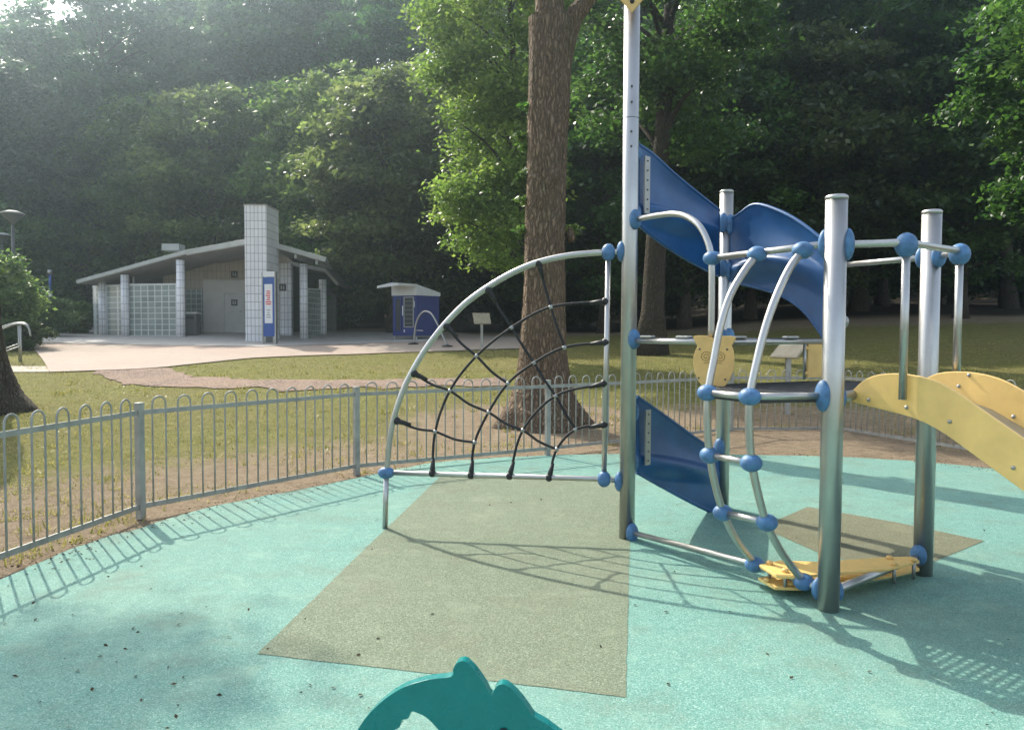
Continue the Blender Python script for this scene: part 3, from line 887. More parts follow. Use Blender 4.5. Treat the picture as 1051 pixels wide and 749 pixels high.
ry = Vector((.12, .99, 0)).normalized(); 
def loopv(pl):
    vs = [bm.verts.new(D(x, y, SY) - rl) for x, y in pl]
    return [bm.edges.new((vs[i], vs[(i + 1) % len(vs)])) for i in range(len(vs))]
def dens(pl):
    c = smooth_path([Vector((x, y, 0)) for x, y in pl + [pl[0]]], 3)[:-1]
    return [(p.x, p.y) for p in c]
eg = loopv(dens(px_out)) + loopv(dens(px_in))
bmesh.ops.triangle_fill(bm, use_beauty=True, edges=eg)
ex = bmesh.ops.extrude_face_region(bm, geom=bm.faces[:])
bmesh.ops.translate(bm, vec=ry * .034, verts=[g for g in ex['geom'] if isinstance(g, bmesh.types.BMVert)])
bmesh.ops.recalc_face_normals(bm, faces=bm.faces)
me = bpy.data.meshes.new('body_board'); bm.to_mesh(me); bm.free(); me.materials.append(M['teal'])
bo = bpy.data.objects.new('body_board', me); COL.objects.link(bo); bo.parent = rider
md = bo.modifiers.new('bevel', 'BEVEL'); md.width = .006; md.segments = 3; md.limit_method = 'ANGLE'; md.angle_limit = R(50)
e0 = D(517, 753, SY - .004)
MB().ell(e0, (.017, .008, .017)).build('eye_bolt', M['black'], bo)
sx = D(470, 800, SY).x
sp = [Vector((sx + .085 * math.cos(a), SY + .017 + .085 * math.sin(a), .03 + .022 * a / 1.0 * .42)) for a in [k * .35 for k in range(76)]]
MB().tube(sp, .011, 8).build('spring', M['black'], rider)
MB().box((sx, SY + .017, .015), (.3, .3, .02)).build('base_plate', M['galv'], rider, bevel=.004)
MB().box((sx, SY + .017, .27), (.26, .2, .03)).build('spring_plate', M['galv'], rider, bevel=.004)
MB().box((sx - .02, SY + .017, .35), (.3, .24, .035)).build('seat', M['teal'], rider, bevel=.01)
MB().tube([(sx + .1, SY - .14, .26), (sx + .1, SY + .17, .26)], .015, 10).build('foot_rest', M['black'], rider)

# ------------------------------------------------------------------ foliage helpers
def leaf_mesh(name, centers, tint, size, rng, mat, up=.55, droop=0, aspect=.52):
    n = len(centers)
    nr = rng.normal(size=(n, 3)); nr[:, 2] = np.abs(nr[:, 2]) + up
    nr /= np.linalg.norm(nr, axis=1)[:, None]
    u = rng.normal(size=(n, 3)); u[:, 2] -= droop
    u -= nr * (u * nr).sum(1)[:, None]; u /= np.linalg.norm(u, axis=1)[:, None] + 1e-9
    v = np.cross(nr, u)
    s = size * rng.uniform(.6, 1.25, size=(n, 1))
    q = np.empty((n, 4, 3))
    q[:, 0] = centers - u * s * .5; q[:, 1] = centers + v * s * aspect * .5 - u * s * .05 + nr * s * .06
    q[:, 2] = centers + u * s * .5; q[:, 3] = centers - v * s * aspect * .5 - u * s * .05 + nr * s * .06
    me = bpy.data.meshes.new(name)
    me.vertices.add(n * 4); me.vertices.foreach_set('co', q.astype(np.float32).ravel())
    me.loops.add(n * 4); me.loops.foreach_set('vertex_index', np.arange(n * 4, dtype=np.int32))
    me.polygons.add(n); me.polygons.foreach_set('loop_start', np.arange(0, n * 4, 4, dtype=np.int32))
    me.update(calc_edges=True)
    a = me.attributes.new('tint', 'FLOAT', 'POINT')
    a.data.foreach_set('value', np.repeat(np.clip(tint, 0, 1), 4).astype(np.float32))
    me.materials.append(mat)
    return me
def clump_points(rng, cents, rad, per, flat=.44):
    out = []; tn = []
    for c, r in zip(cents, rad):
        k = max(8, int(per * (r / np.mean(rad)) ** 2))
        d = rng.normal(size=(k, 3)); d /= np.linalg.norm(d, axis=1)[:, None]
        rr = r * np.minimum(1.5, np.abs(rng.normal(.62, .27, size=(k, 1))))
        p = d * rr; p[:, 2] *= flat
        p[:, 2] -= .12 * (p[:, 0] ** 2 + p[:, 1] ** 2) / max(r, .1)
        out.append(p + c); tn.append(np.clip(rng.normal(.5, .2) + rng.normal(0, .22, size=k), 0, 1))
    return np.concatenate(out), np.concatenate(tn)
def crown_cents(rng, n, cz, rx, rz, shape=1.0, minr=.35):
    d = rng.normal(size=(n, 3)); d /= np.linalg.norm(d, axis=1)[:, None]
    rr = rng.uniform(minr, 1, size=(n, 1)) ** .55
    p = d * rr
    # lopsided outline
    ph = rng.uniform(0, 6.28, 3)
    ang = np.arctan2(p[:, 1], p[:, 0])
    w = 1 + .16 * np.sin(2 * ang + ph[0]) + .12 * np.sin(3 * ang + ph[1]) + .14 * np.sin(4 * p[:, 2] + ph[2])
    taper = np.where(p[:, 2] > 0, 1 - .28 * p[:, 2] * shape, 1 - .12 * np.abs(p[:, 2]))
    p[:, 0] *= rx * w * taper; p[:, 1] *= rx * w * taper; p[:, 2] = p[:, 2] * rz + cz
    return p
def trunk_mb(rng, H, r0, top_frac=.85, lean=(0, 0), wob=.25, flare=1.7, n=12, limbs=(), nseg=12):
    mb = MB(); pts = []; rs = []
    ph = rng.uniform(0, 6.28, 2)
    for i in range(nseg + 1):
        f = i / nseg; z = H * top_frac * f
        pts.append(Vector((lean[0] * z / H + wob * math.sin(f * 5 + ph[0]) * f, lean[1] * z / H + wob * math.sin(f * 4 + ph[1]) * f, z)))
        fl = 1 + (flare - 1) * max(0, 1 - z / 1.0) ** 2
        rs.append(r0 * (1 - .82 * f) * fl)
    pts[0].z = -.4
    mb.tube(pts, rs, n)
    for c in limbs:
        c = Vector(c)
        zf = max(.18, min(.92, (c.z - .28 * math.hypot(c.x, c.y) - 1.0) / (H * top_frac)))
        f = zf * nseg; i = min(nseg - 1, int(f)); p = pts[i].lerp(pts[i + 1], f - i); rr = rs[i] * .45
        m1 = p.lerp(c, .45) + Vector((0, 0, .12 * (c - p).length)); 
        mb.tube(smooth_path([p, m1, c], 4), [rr + (max(.012, rr * .15) - rr) * k / 8 for k in range(9)], 6)
    return mb
def make_tree(name, label, seed, H, r0, crown_base, rx, n_cl, per, leaf, mat, barkm='bark_dark', group=None, lean=(0, 0), wob=.25, clr=1.1, droop=0, shape=1.0):
    rng = np.random.default_rng(seed)
    root = thing(name, label, 'tree', group=group)
    rz = (H - crown_base) / 2
    cents = crown_cents(rng, n_cl, crown_base + rz, rx, rz, shape)
    cents[:, 0] += lean[0] * .7; cents[:, 1] += lean[1] * .7
    rad = rng.uniform(.7, 1.45, n_cl) * clr
    limbs = [tuple(c) for c in cents[rng.permutation(n_cl)[:26]]]
    trunk_mb(rng, H, r0, lean=lean, wob=wob, limbs=limbs).build('trunk', M[barkm], root, local=True)
    p, tn = clump_points(rng, cents, rad, per)
    me = leaf_mesh('crown', p, tn, leaf, rng, M[mat], droop=droop)
    o = bpy.data.objects.new('crown', me); COL.objects.link(o); o.parent = root
    return root
def copy_thing(root, label=None, mats=None):
    r = root.copy(); COL.objects.link(r)
    if label: r['label'] = label
    for ch in root.children:
        c = ch.copy(); COL.objects.link(c); c.parent = r
        if mats and ch.name.startswith('crown'):
            c.material_slots[0].link = 'OBJECT'; c.material_slots[0].material = M[mats]
        for g in ch.children:
            gg = g.copy(); COL.objects.link(gg); gg.parent = c
    return r
def put(root, px, Y, scale=1.0, rz=0.0, sxy=None, dz=-.05):
    x = D(px, 342, Y).x
    root.location = (x, Y, tz(x, Y) + dz)
    root.rotation_euler = (0, 0, rz)
    root.scale = ((sxy or scale), (sxy or scale), scale)
    return root

GW = 'trees of the wood'
tallA = make_tree('woodland_tree', 'x', 11, 24, .36, 4.5, 4.6, 170, 190, .38, 'leaf_dark', group=GW)
tallB = make_tree('woodland_tree', 'x', 23, 23, .32, 3.5, 4.2, 160, 190, .36, 'leaf_dark', group=GW, lean=(1.2, .5))
bushy = make_tree('broadleaf_tree', 'x', 31, 13, .24, 1.2, 3.6, 150, 190, .31, 'leaf_mid', group=GW, clr=.95)
under = make_tree('understorey_tree', 'x', 41, 8, .16, .3, 3.0, 90, 190, .30, 'leaf_dark', group=GW, clr=.95)
protos = {'A': tallA, 'B': tallB, 'M': bushy, 'U': under}
used = set()
def plant_tree(kind, px, Y, label, scale=1, rz=0, mat=None, sxy=None):
    if kind not in used and mat is None:
        used.add(kind); r = protos[kind]; r['label'] = label
    else: r = copy_thing(protos[kind], label, mat)
    return put(r, px, Y, scale, rz, sxy)
wood = [
 # back row, left to right
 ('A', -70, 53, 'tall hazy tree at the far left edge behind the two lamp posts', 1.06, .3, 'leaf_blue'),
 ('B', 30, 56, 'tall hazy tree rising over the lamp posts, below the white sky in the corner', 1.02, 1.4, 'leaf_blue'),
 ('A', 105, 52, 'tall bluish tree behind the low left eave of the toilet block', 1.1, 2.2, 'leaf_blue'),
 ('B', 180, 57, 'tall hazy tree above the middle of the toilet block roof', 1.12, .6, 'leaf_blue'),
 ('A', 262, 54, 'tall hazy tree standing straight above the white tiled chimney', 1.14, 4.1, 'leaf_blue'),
 ('B', 340, 52, 'tall dark tree between the chimney and the round green tree', 1.0, 3.0, None),
 ('A', 425, 50, 'tall dark tree directly behind the round green tree left of the oak', 1.06, 5.0, None),
 ('A', 505, 56, 'tall dark tree deep behind the yellow green tree left of the oak', 1.12, 1.0, None),
 ('B', 585, 46, 'dark tree whose leaves show close to the right side of the oak trunk', 1.05, 2.0, None),
 ('A', 660, 51, 'tall dark tree behind the tallest steel post', 1.12, .2, None),
 ('B', 735, 43, 'tall dark tree above the left blue wave panel', 1.1, 4.0, None),
 ('A', 805, 50, 'tall dark tree above the right blue wave panel', 1.12, 3.3, None),
 ('B', 880, 41, 'tall dark tree above the gap between the two front steel posts', 1.12, 5.5, None),
 ('A', 955, 49, 'tall dark tree above the rear post beside the slide', 1.15, 2.7, None),
 ('B', 1035, 43, 'tall dark tree behind the drooping branches at the right edge', 1.1, 1.8, None),
 ('A', 1130, 42, 'tall dark tree mostly cut off by the right edge of the photo', 1.1, .9, None),
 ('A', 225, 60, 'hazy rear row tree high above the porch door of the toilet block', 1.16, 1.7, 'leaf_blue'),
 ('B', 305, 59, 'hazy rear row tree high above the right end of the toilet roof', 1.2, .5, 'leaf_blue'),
 ('A', 385, 58, 'rear row tree topping the round sunlit green tree', 1.3, 3.6, None),
 # middle row
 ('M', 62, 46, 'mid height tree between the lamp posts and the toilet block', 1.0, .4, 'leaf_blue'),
 ('M', 150, 45.5, 'mid height rounded tree rising behind the left half of the toilet roof', 1.1, 1.9, None),
 ('M', 222, 44, 'green tree just left of the white tiled chimney, above the ridge', 1.12, 3.1, 'leaf_bright'),
 ('M', 312, 43.5, 'mid green tree just right of the white tiled chimney', 1.12, 4.6, None),
 ('M', 402, 36.5, 'round topped sunlit green tree behind the blue kiosk', 1.02, 2.4, 'leaf_bright'),
 ('M', 468, 41, 'mid green tree between the round green tree and the oak', 1.15, 5.2, 'leaf_bright'),
 ('M', 620, 37, 'mid green tree with sunlit leaves just left of the tallest steel post', 1.15, .9, None),
 ('M', 770, 40, 'mid height dark tree behind the blue wave panels', 1.15, 3.8, None),
 ('M', 905, 44, 'mid height dark tree behind the handle hoop of the slide', 1.15, 2.9, None),
 ('M', 352, 41, 'mid green tree filling the gap between the toilet block and the round green tree', 1.12, 1.2, 'leaf_bright'),
 ('M', 548, 40, 'mid green tree half hidden by the oak trunk', 1.2, 3.3, None),
 ('M', 702, 38, 'mid green tree behind the upper end of the left blue wave panel', 1.2, 2.2, None),
 ('M', 838, 38, 'mid green tree behind the top of the nearest steel post', 1.15, 4.9, None),
 ('M', 985, 37, 'mid green tree behind the steel post beside the slide', 1.15, 1.6, None),
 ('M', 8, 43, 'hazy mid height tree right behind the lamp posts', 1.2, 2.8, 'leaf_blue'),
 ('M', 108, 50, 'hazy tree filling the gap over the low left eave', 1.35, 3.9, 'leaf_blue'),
 # understorey
 ('U', 20, 41, 'low dark tree in deep shade behind the sunlit bush', .9, 0, None),
 ('U', 352, 41, 'low dark tree between the toilet block and the blue kiosk', 1.0, 1, None),
 ('U', 440, 44, 'low dark tree behind the right side of the blue kiosk', 1.05, 2, None),
 ('U', 520, 43, 'low dark tree behind the lectern sign left of the oak', 1.0, 3, None),
 ('U', 600, 44, 'low dark tree behind the top of the net arch', 1.1, 4, None),
 ('U', 672, 46, 'low dark tree behind the second trunk, right of the tall post', 1.1, 5, None),
 ('U', 748, 47, 'low dark tree behind the thin rear steel post', 1.1, 1.5, None),
 ('U', 830, 46, 'low dark tree behind the right end of the blue wave panel', 1.1, 2.5, None),
 ('U', 900, 48, 'low dark tree behind the upright handle of the slide', 1.1, 3.5, None),
 ('U', 975, 47, 'low dark tree above the far slide side panel', 1.15, 4.5, None),
 ('U', 1050, 45, 'low dark tree at the right edge beneath the drooping branches', 1.2, 5.5, None),
]
for k in wood: plant_tree(*k[:3], k[3], k[4], k[5], k[6])
# second trunk right of the tall post
t2 = make_tree('woodland_tree', 'dark leaning trunk tree seen between the tallest steel post and the blue wave panel', 57, 21, .42, 6.2, 4.2, 140, 240, .24, 'leaf_mid', 'bark_dark', GW, lean=(1.0, 1.0), wob=.1)
put(t2, 668, 26.5, 1)
# yellow-green tree left of the oak
t3 = make_tree('broadleaf_tree', 'sunlit yellow green tree hanging close beside the left of the oak trunk', 63, 17, .2, 1.9, 2.35, 210, 330, .165, 'leaf_bright', group=GW, clr=.8, lean=(-1.9, 0))
put(t3, 556, 23.5, 1)
# drooping tree at the right edge
t4 = make_tree('drooping_tree', 'nearer tree with pale drooping branches at the upper right edge', 71, 15, .24, 2.6, 3.3, 150, 260, .27, 'leaf_dark', group=GW, clr=.85, droop=1.2)
put(t4, 1125, 23, 1)

# far wood: a mass that closes the view
rng = np.random.default_rng(5)
cs = []
for i in range(760):
    x = rng.uniform(-75, 75); y = 64 + rng.uniform(-4, 8); z = rng.uniform(0, 1) ** 1.5 * (21 + 3 * math.sin(x * .3) - 3 * sstep(-12, -45, x))
    cs.append((x, y, tz(x, y) + z))
cs = np.array(cs)
p, tn = clump_points(rng, cs, rng.uniform(1.6, 3.0, len(cs)), 150, .8)
me = leaf_mesh('far_wood', p, tn, .7, rng, M['leaf_dark'])
fw = bpy.data.objects.new('far_wood', me); COL.objects.link(fw)
tag(fw, 'dense dark mass of far woodland closing the view behind all the trees', 'woodland', kind='stuff')

# ------------------------------------------------------------------ the oak
rng = np.random.default_rng(101)
oak = thing('oak_tree', 'thick ridged oak trunk behind the rope net, with flared roots', 'tree', (oak_c.x, oak_c.y, oak_c.z - .02))
Yo = oak_c.y
prof = [(437, 556, 60), (425, 556, 47), (412, 556.5, 38), (395, 557, 32), (370, 557, 27.5), (330, 558, 24.5), (280, 559, 23), (210, 560.5, 22), (140, 562, 22.5), (80, 563.5, 23.5), (40, 565.5, 25), (20, 566, 26)]
pts = [D(cx_, y_, Yo) for y_, cx_, _ in prof]; rs = [w * .9 * Yo / FPX for *_, w in prof]
N0 = 36
def ring_trunk(mb, pts, rs, n=N0, ampl=.07, root_amp=.4):
    vs = []; sub = smooth_path(pts, 5)
    rr = []
    for i in range(len(pts) - 1):
        for k in range(5): rr.append(rs[i] + (rs[i + 1] - rs[i]) * k / 5)
    rr.append(rs[-1])
    b0 = sub[0].z
    for i, (p, r) in enumerate(zip(sub, rr)):
        hgt = p.z - b0
        for k in range(n):
            a = 2 * PI * k / n
            w = 1 + ampl * (.5 * math.sin(5 * a + .35 * hgt) + .4 * math.sin(9 * a - .5 * hgt + 1) + .35 * math.sin(3 * a + 2 + .8 * hgt))
            w += root_amp * max(0, 1 - hgt / .75) ** 1.6 * (.6 * math.sin(4 * a + .7) + .4 * math.sin(7 * a + 2))
            w += .03 * math.sin(17 * a + hgt * 2.1) + .02 * random.uniform(-1, 1)
            vs.append(p + Vector((math.cos(a), math.sin(a), 0)) * (r * w))
    fs = [(i * n + k, i * n + (k + 1) % n, (i + 1) * n + (k + 1) % n, (i + 1) * n + k) for i in range(len(sub) - 1) for k in range(n)]
    mb.add(vs, fs, True)
mb = MB(); pts[0].z -= .25
ring_trunk(mb, pts, rs)
fork = D(567, 22, Yo)
# two leaders and some limbs
def limb(mb, path, r0, r1, n=14):
    sp_ = smooth_path(path, 6); m = len(sp_)
    mb.tube(sp_, [r0 + (r1 - r0) * i / (m - 1) for i in range(m)], n)
tops = [fork + Vector((-.9, .3, 6)), fork + Vector((2.6, .6, 5.2)), fork + Vector((.8, -1.5, 6.5)), fork + Vector((-2.6, 1.5, 4.6)), fork + Vector((3.2, -1.6, 6.4)), fork + Vector((.4, 2.2, 7.5))]
limb(mb, [D(563, 70, Yo), fork + Vector((-.05, 0, .3)), fork + Vector((-.35, .1, 2.6)), tops[0]], .30, .1)
limb(mb, [D(572, 70, Yo), D(588, 20, Yo) , D(608, -15, Yo) + Vector((.2, 0, .3)), tops[1]], .22, .06)
limb(mb, [fork + Vector((-.3, .1, 1.6)), fork + Vector((.3, -.6, 4)), tops[2]], .18, .05)
limb(mb, [fork + Vector((-.3, .1, 2.0)), fork + Vector((-1.5, .6, 3.4)), tops[3]], .16, .05)
limb(mb, [D(606, -15, Yo) + Vector((.2, 0, .3)), fork + Vector((2.2, -1, 4)), tops[4]], .14, .05)
limb(mb, [fork + Vector((-.4, .1, 3)), fork + Vector((.2, 1, 5)), tops[5]], .15, .05)
tr = mb.build('trunk', M['bark'], oak)
# burrs and stubs on the trunk
for (x, y, r_) in ((541, 185, .17), (540, 100, .13), (543, 228, .11), (566, 183, .15), (585, 240, .1)):
    p = D(x + (9 if x < 550 else 0), y, Yo - .25 if 550 < x < 580 else Yo); mb = MB()
    for q in range(3):
        o_ = Vector((random.uniform(-.06, .06), random.uniform(-.06, .06), random.uniform(-.1, .1)))
        mb.ell(p + o_, (r_ * random.uniform(.5, .9), r_ * random.uniform(.5, .9), r_ * random.uniform(.7, 1.2)), None, 10, 7)
    mb.build('burr', M['bark'], tr)
cents = []
for tp in tops:
    for _ in range(14): cents.append(np.array(tp) + rng.normal(size=3) * np.array((1.6, 1.6, 1.5)))
cents = np.array(cents) - np.array(oak.location)
cents = cents[cents[:, 2] > 9.2]
wc = cents + np.array(oak.location)
cents = cents[~((wc[:, 0] + .643 * wc[:, 2] < 6.0) & (wc[:, 1] - .858 * wc[:, 2] > 0.5))]  # unseen crown shaped for light: clumps that would shade the visible rubber left out
p, tn = clump_points(rng, cents, rng.uniform(.7, 1.3, len(cents)), 230)
me = leaf_mesh('crown', p, tn, .2, rng, M['leaf_mid'])
o = bpy.data.objects.new('crown', me); COL.objects.link(o); o.parent = oak
# short leafy shoots on the trunk
for x, y in ((540, 178), (538, 205), (541, 110), (588, 235), (586, 120), (539, 150), (537, 140), (538, 235)):
    c_ = np.array([np.array(D(x, y, Yo + .1)) + rng.normal(size=3) * .02 for _ in range(2)]) - np.array(oak.location)
    p, tn = clump_points(rng, c_, np.full(2, .17), 60)
    o = bpy.data.objects.new('trunk_shoot', leaf_mesh('trunk_shoot', p, tn, .09, rng, M['leaf_mid'])); COL.objects.link(o); o.parent = tr

# left-edge tree: only the flared foot of its trunk shows
rng = np.random.default_rng(77)
lt_c = GT(-22, 421)
lt = thing('edge_tree', 'dark flared tree trunk cut by the left edge of the photo', 'tree', lt_c)
Yl = lt_c.y
mb = MB()
prof = [(428, -26, 62), (418, -26, 54), (405, -27, 44), (390, -28, 38), (370, -29, 32), (330, -31, 28), (280, -32, 26), (150, -38, 24), (0, -70, 22), (-200, -150, 17)]  # unseen upper trunk bent left to keep its shadow off the rubber
pts = [D(cx_, y_, Yl) for y_, cx_, _ in prof]; rs = [w * Yl / FPX for *_, w in prof]; pts[0].z -= .2
ring_trunk(mb, pts, rs, root_amp=.22)
tp0 = pts[-1]
tops = [tp0 + Vector(v) for v in ((-3.2, .5, 3.5), (-2.3, -.2, 5), (-4.5, -.8, 5), (-2, 3, 6))]
for q in tops: limb(mb, [tp0 - Vector((0, 0, .6)), tp0.lerp(q, .5) + Vector((0, 0, .6)), q], .2, .05)
mb.build('trunk', M['bark_dark'], lt)
cents = []
for q in tops:
    for _ in range(13): cents.append(np.array(q) + rng.normal(size=3) * np.array((1.2, 1.2, 1.5)))
cents = np.array(cents) - np.array(lt_c)
cents = cents[cents[:, 2] > 12.3]  # unseen crown, shaped to cast only patchy shade on the near left rubber
p, tn = clump_points(rng, cents, rng.uniform(.6, 1.2, len(cents)), 330)
o = bpy.data.objects.new('crown', leaf_mesh('crown', p, tn, .22, rng, M['leaf_mid'])); COL.objects.link(o); o.parent = lt

# ------------------------------------------------------------------ bushes
def bush(name, label, px, Y, H, rx, mat, seed, n=60, per=170, leaf=.14):
    rng = np.random.default_rng(seed)
    x = D(px, 342, Y).x
    root = thing(name, label, 'bush', (x, Y, tz(x, Y)))
    cents = crown_cents(rng, n, H * .48, rx, H * .5, .6, .3)
    p, tn = clump_points(rng, cents, rng.uniform(.28, .55, n) * min(1.4, H / 2.2), per, .75)
    p = p[p[:, 2] > 0.0]; tn = tn[:len(p)]
    mb = MB()
    for k in range(7):
        c = cents[k]; mb.tube(smooth_path([(random.uniform(-.1, .1), random.uniform(-.1, .1), -.1), (c[0] * .4, c[1] * .4, c[2] * .55), tuple(c)], 3), [.03 - .0035 * i for i in range(7)], 6)
    mb.build('stem', M['bark_dark'], root, local=True)
    o = bpy.data.objects.new('foliage', leaf_mesh('foliage', p, tn, leaf, rng, M[mat])); COL.objects.link(o); o.parent = root
    return root
bush('sunlit_bush', 'tall bright green bush at the left edge above the handrail', -2, 28, 3.3, 1.2, 'leaf_bush', 3, 80, 220, .2)
bush('dark_shrub', 'dark low shrub between the bright bush and the grey column', 45, 33, 1.7, 1.1, 'leaf_mid', 4)
bush('dark_shrub', 'low reddish green shrub touching the left end of the toilet block', 74, 36, 1.5, 1.2, 'leaf_mid', 6)
bush('dark_shrub', 'dark shrub under the handrail beside the light path', 22, 27, 1.1, .8, 'leaf_mid', 8, 40, 150, .13)

# ------------------------------------------------------------------ toilet block
bl_c = D(262, 353, 31)
block = thing('toilet_block', 'low pale toilet block with wide roof, glass block screens and a white tiled chimney', 'building', (bl_c.x, 31.0, tz(bl_c.x, 31)))
X_ = lambda px, Y: D(px, 342, Y).x
g0 = tz(-12, 33)
# chimney
xa, xb = X_(252, 31), X_(274.5, 31); zt_ = D(260, 211, 31).z
ch = MB().box(((xa + xb) / 2, 31 + .8, (zt_ + .6) / 2), (xb - xa, 1.6, zt_ - .6)).build('chimney', M['tile_white'], block)
MB().box(((xa + xb) / 2, 31.8, zt_ + .025), (xb - xa + .05, 1.65, .05)).build('coping', M['concrete'], ch)
# roof planes
def roof_slab(name, a, b, c, d_, th, mat='roof'):
    n = (b - a).cross(d_ - a).normalized()
    if n.z < 0: n = -n
    o = MB().prism([a, b, c, d_], n * -th).build(name, M[mat], block, bevel=.01)
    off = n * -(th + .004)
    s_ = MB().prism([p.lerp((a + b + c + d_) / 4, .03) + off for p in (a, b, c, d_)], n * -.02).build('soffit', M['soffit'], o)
    return o
ridge_f = D(262, 243.5, 32.2); ridge_b = ridge_f + Vector((0, 8.5, 0))
kink_f = D(190, 256.5, 32.4); kink_b = kink_f + Vector((0, 8.3, 0))
eave_f = D(78, 287.5, 34.2); eave_b = eave_f + Vector((1.5, 7, 0))
r1 = roof_slab('roof', kink_f, ridge_f, ridge_b, kink_b, .22)
r2 = roof_slab('roof', eave_f, kink_f + Vector((0, 0, -.001)), kink_b, eave_b, .16)
er_f = D(335, 264, 32.6); er_b = er_f + Vector((-.5, 3.0, 0))
r3 = roof_slab('roof', ridge_f + Vector((.01, 0, 0)), er_f, er_b, ridge_f + Vector((0, 3.0, 0)), .2)
r4 = roof_slab('roof', D(296, 268, 36), D(334, 275.5, 36), D(334, 275.5, 36) + Vector((0, 5, 0)), D(296, 268, 36) + Vector((-.5, 5, 0)), .16)
r5 = roof_slab('roof', D(334.3, 275.8, 36), D(348, 291, 36.4), D(348, 291, 36.4) + Vector((0, 4.5, 0)), D(334.3, 275.8, 36) + Vector((0, 5, 0)), .14)
# fascia beams under the right hand roof
for f_ in (.25, .55, .85):
    a_ = ridge_f.lerp(er_f, f_) + Vector((0, .1, -.32)); MB().box(a_ + Vector((0, 1.3, 0)), (.1, 2.6, .18)).build('rafter', M['roof'], r3)
# columns
def column(px, Y, top_px, w=.34):
    x = X_(px, Y); zt2 = D(px, top_px, Y).z; zb_ = tz(x, Y) - .2
    return MB().tube([(x, Y, zb_), (x, Y, (zb_ + zt2) / 2), (x, Y, zt2)], w / 2, 20).build('column', M['tile_white'], block)
column(186, 32.8, 267); column(129, 33.8, 282); column(105.5, 34.8, 288); column(312, 33.2, 271); column(331.5, 35.4, 287)
# glass block screens
def screen(p0, Y0, p1, Y1, top0, top1, name='glass_screen', mat='glassblock', th=.1):
    a_ = D(p0, top0, Y0); b_ = D(p1, top1, Y1)
    za = tz(a_.x, Y0) - .15
    n = Vector((-(b_ - a_).y, (b_ - a_).x, 0)).normalized()
    o = MB().prism([Vector((a_.x, a_.y, za)), Vector((b_.x, b_.y, za)), b_, a_], n * th).build(name, M[mat], block)
    dd = (b_ - a_)
    MB().prism([a_ - n * .01, b_ - n * .01, b_ - n * .01 + Z * .05, a_ - n * .01 + Z * .05], n * (th + .02)).build('screen_frame', M['white'], o)
    return o
screen(132.5, 33.85, 182, 33.1, 292.5, 292)
screen(108, 34.8, 126, 34.0, 293.5, 293)
screen(95, 35.5, 103, 34.95, 294.5, 294)
screen(316, 33.6, 329, 35.2, 297, 297.5)
# inner walls
def wall(p0, p1, Y, ytop, name, mat, th=.2, zb=None):
    a_ = D(p0, ytop, Y); b_ = D(p1, ytop, Y)
    return MB().box(((a_.x + b_.x) / 2, Y + th / 2, (a_.z + .8) / 2), (b_.x - a_.x, th, a_.z - .8)).build(name, M[mat], block)
w0 = MB().prism([Vector((X_(168, 36), 36, 1)), Vector((X_(300, 36), 36, 1)), Vector((X_(300, 36), 36, D(300, 268, 36).z)), Vector((ridge_f.x, 36, ridge_f.z - .3)), Vector((X_(168, 36), 36, D(168, 271, 36).z))], Vector((0, .2, 0))).build('wall', M['tile_beige'], block)
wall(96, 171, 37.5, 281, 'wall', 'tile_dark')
wall(287, 299, 34.6, 270, 'wall', 'tile_white', .25)
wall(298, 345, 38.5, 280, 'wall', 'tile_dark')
cub = wall(208, 262, 35.4, 287, 'cubicle_front', 'cubicle', .3)
wall(191, 207.7, 35.7, 297, 'half_wall', 'glassblock', .15)
da = D(230.5, 301.5, 35.36); db = D(250.5, 301.5, 35.36); dzb = tz(da.x, 35.3)
door = MB().box(((da.x + db.x) / 2, 35.38, (da.z + dzb) / 2), (db.x - da.x, .05, da.z - dzb)).build('door', M['door'], block, 'grey door with a dark pictogram plate', bevel=.006)
fr = MB()
for x0 in (da.x - .035, db.x + .035): fr.box((x0, 35.375, (da.z + dzb) / 2 + .03), (.06, .07, da.z - dzb + .06))
fr.box(((da.x + db.x) / 2, 35.375, da.z + .035), (db.x - da.x + .006, .07, .06))
fr.build('door_frame', M['roof'], door)
MB().tube([(db.x - .1, 35.33, dzb + 1.0), (db.x - .22, 35.33, dzb + 1.0)], .015, 8).build('handle', M['galv'], door)
def pictogram(px, py, Y, parent, s=.34):
    c = D(px, py, Y)
    o = MB().box(c, (s, .02, s)).build('pictogram_plate', M['sign_dark'], parent)
    mb = MB(); f = Vector((0, -.013, 0)); q = s / .34
    mb.box(c + f + Vector((-.06 * q, 0, -.02)), (.05 * q, .006, .14 * q)); mb.ell(c + f + Vector((-.06 * q, 0, .09 * q)), (.026 * q, .004, .026 * q))
    mb.box(c + f + Vector((.06 * q, 0, -.02)), (.07 * q, .006, .14 * q)); mb.ell(c + f + Vector((.06 * q, 0, .09 * q)), (.026 * q, .004, .026 * q))
    mb.build('pictogram', M['roof'], o)
pictogram(240.5, 281.5, 35.95, block, .3); pictogram(240.5, 310.5, 35.34, door, .28); pictogram(290, 295, 34.57, block, .3)
# rooftop vent box
vb = D(178, 257, 36.5)
MB().box((vb.x, 36.5, vb.z + .12), (.8, .7, .3)).build('roof_vent', M['roof'], block, bevel=.01)
# floor lamp under the left roof
lp = D(137, 284, 34.6); MB().tube([lp - Z * .35, lp], .05, 8).build('wall_lamp', M['white'], block)

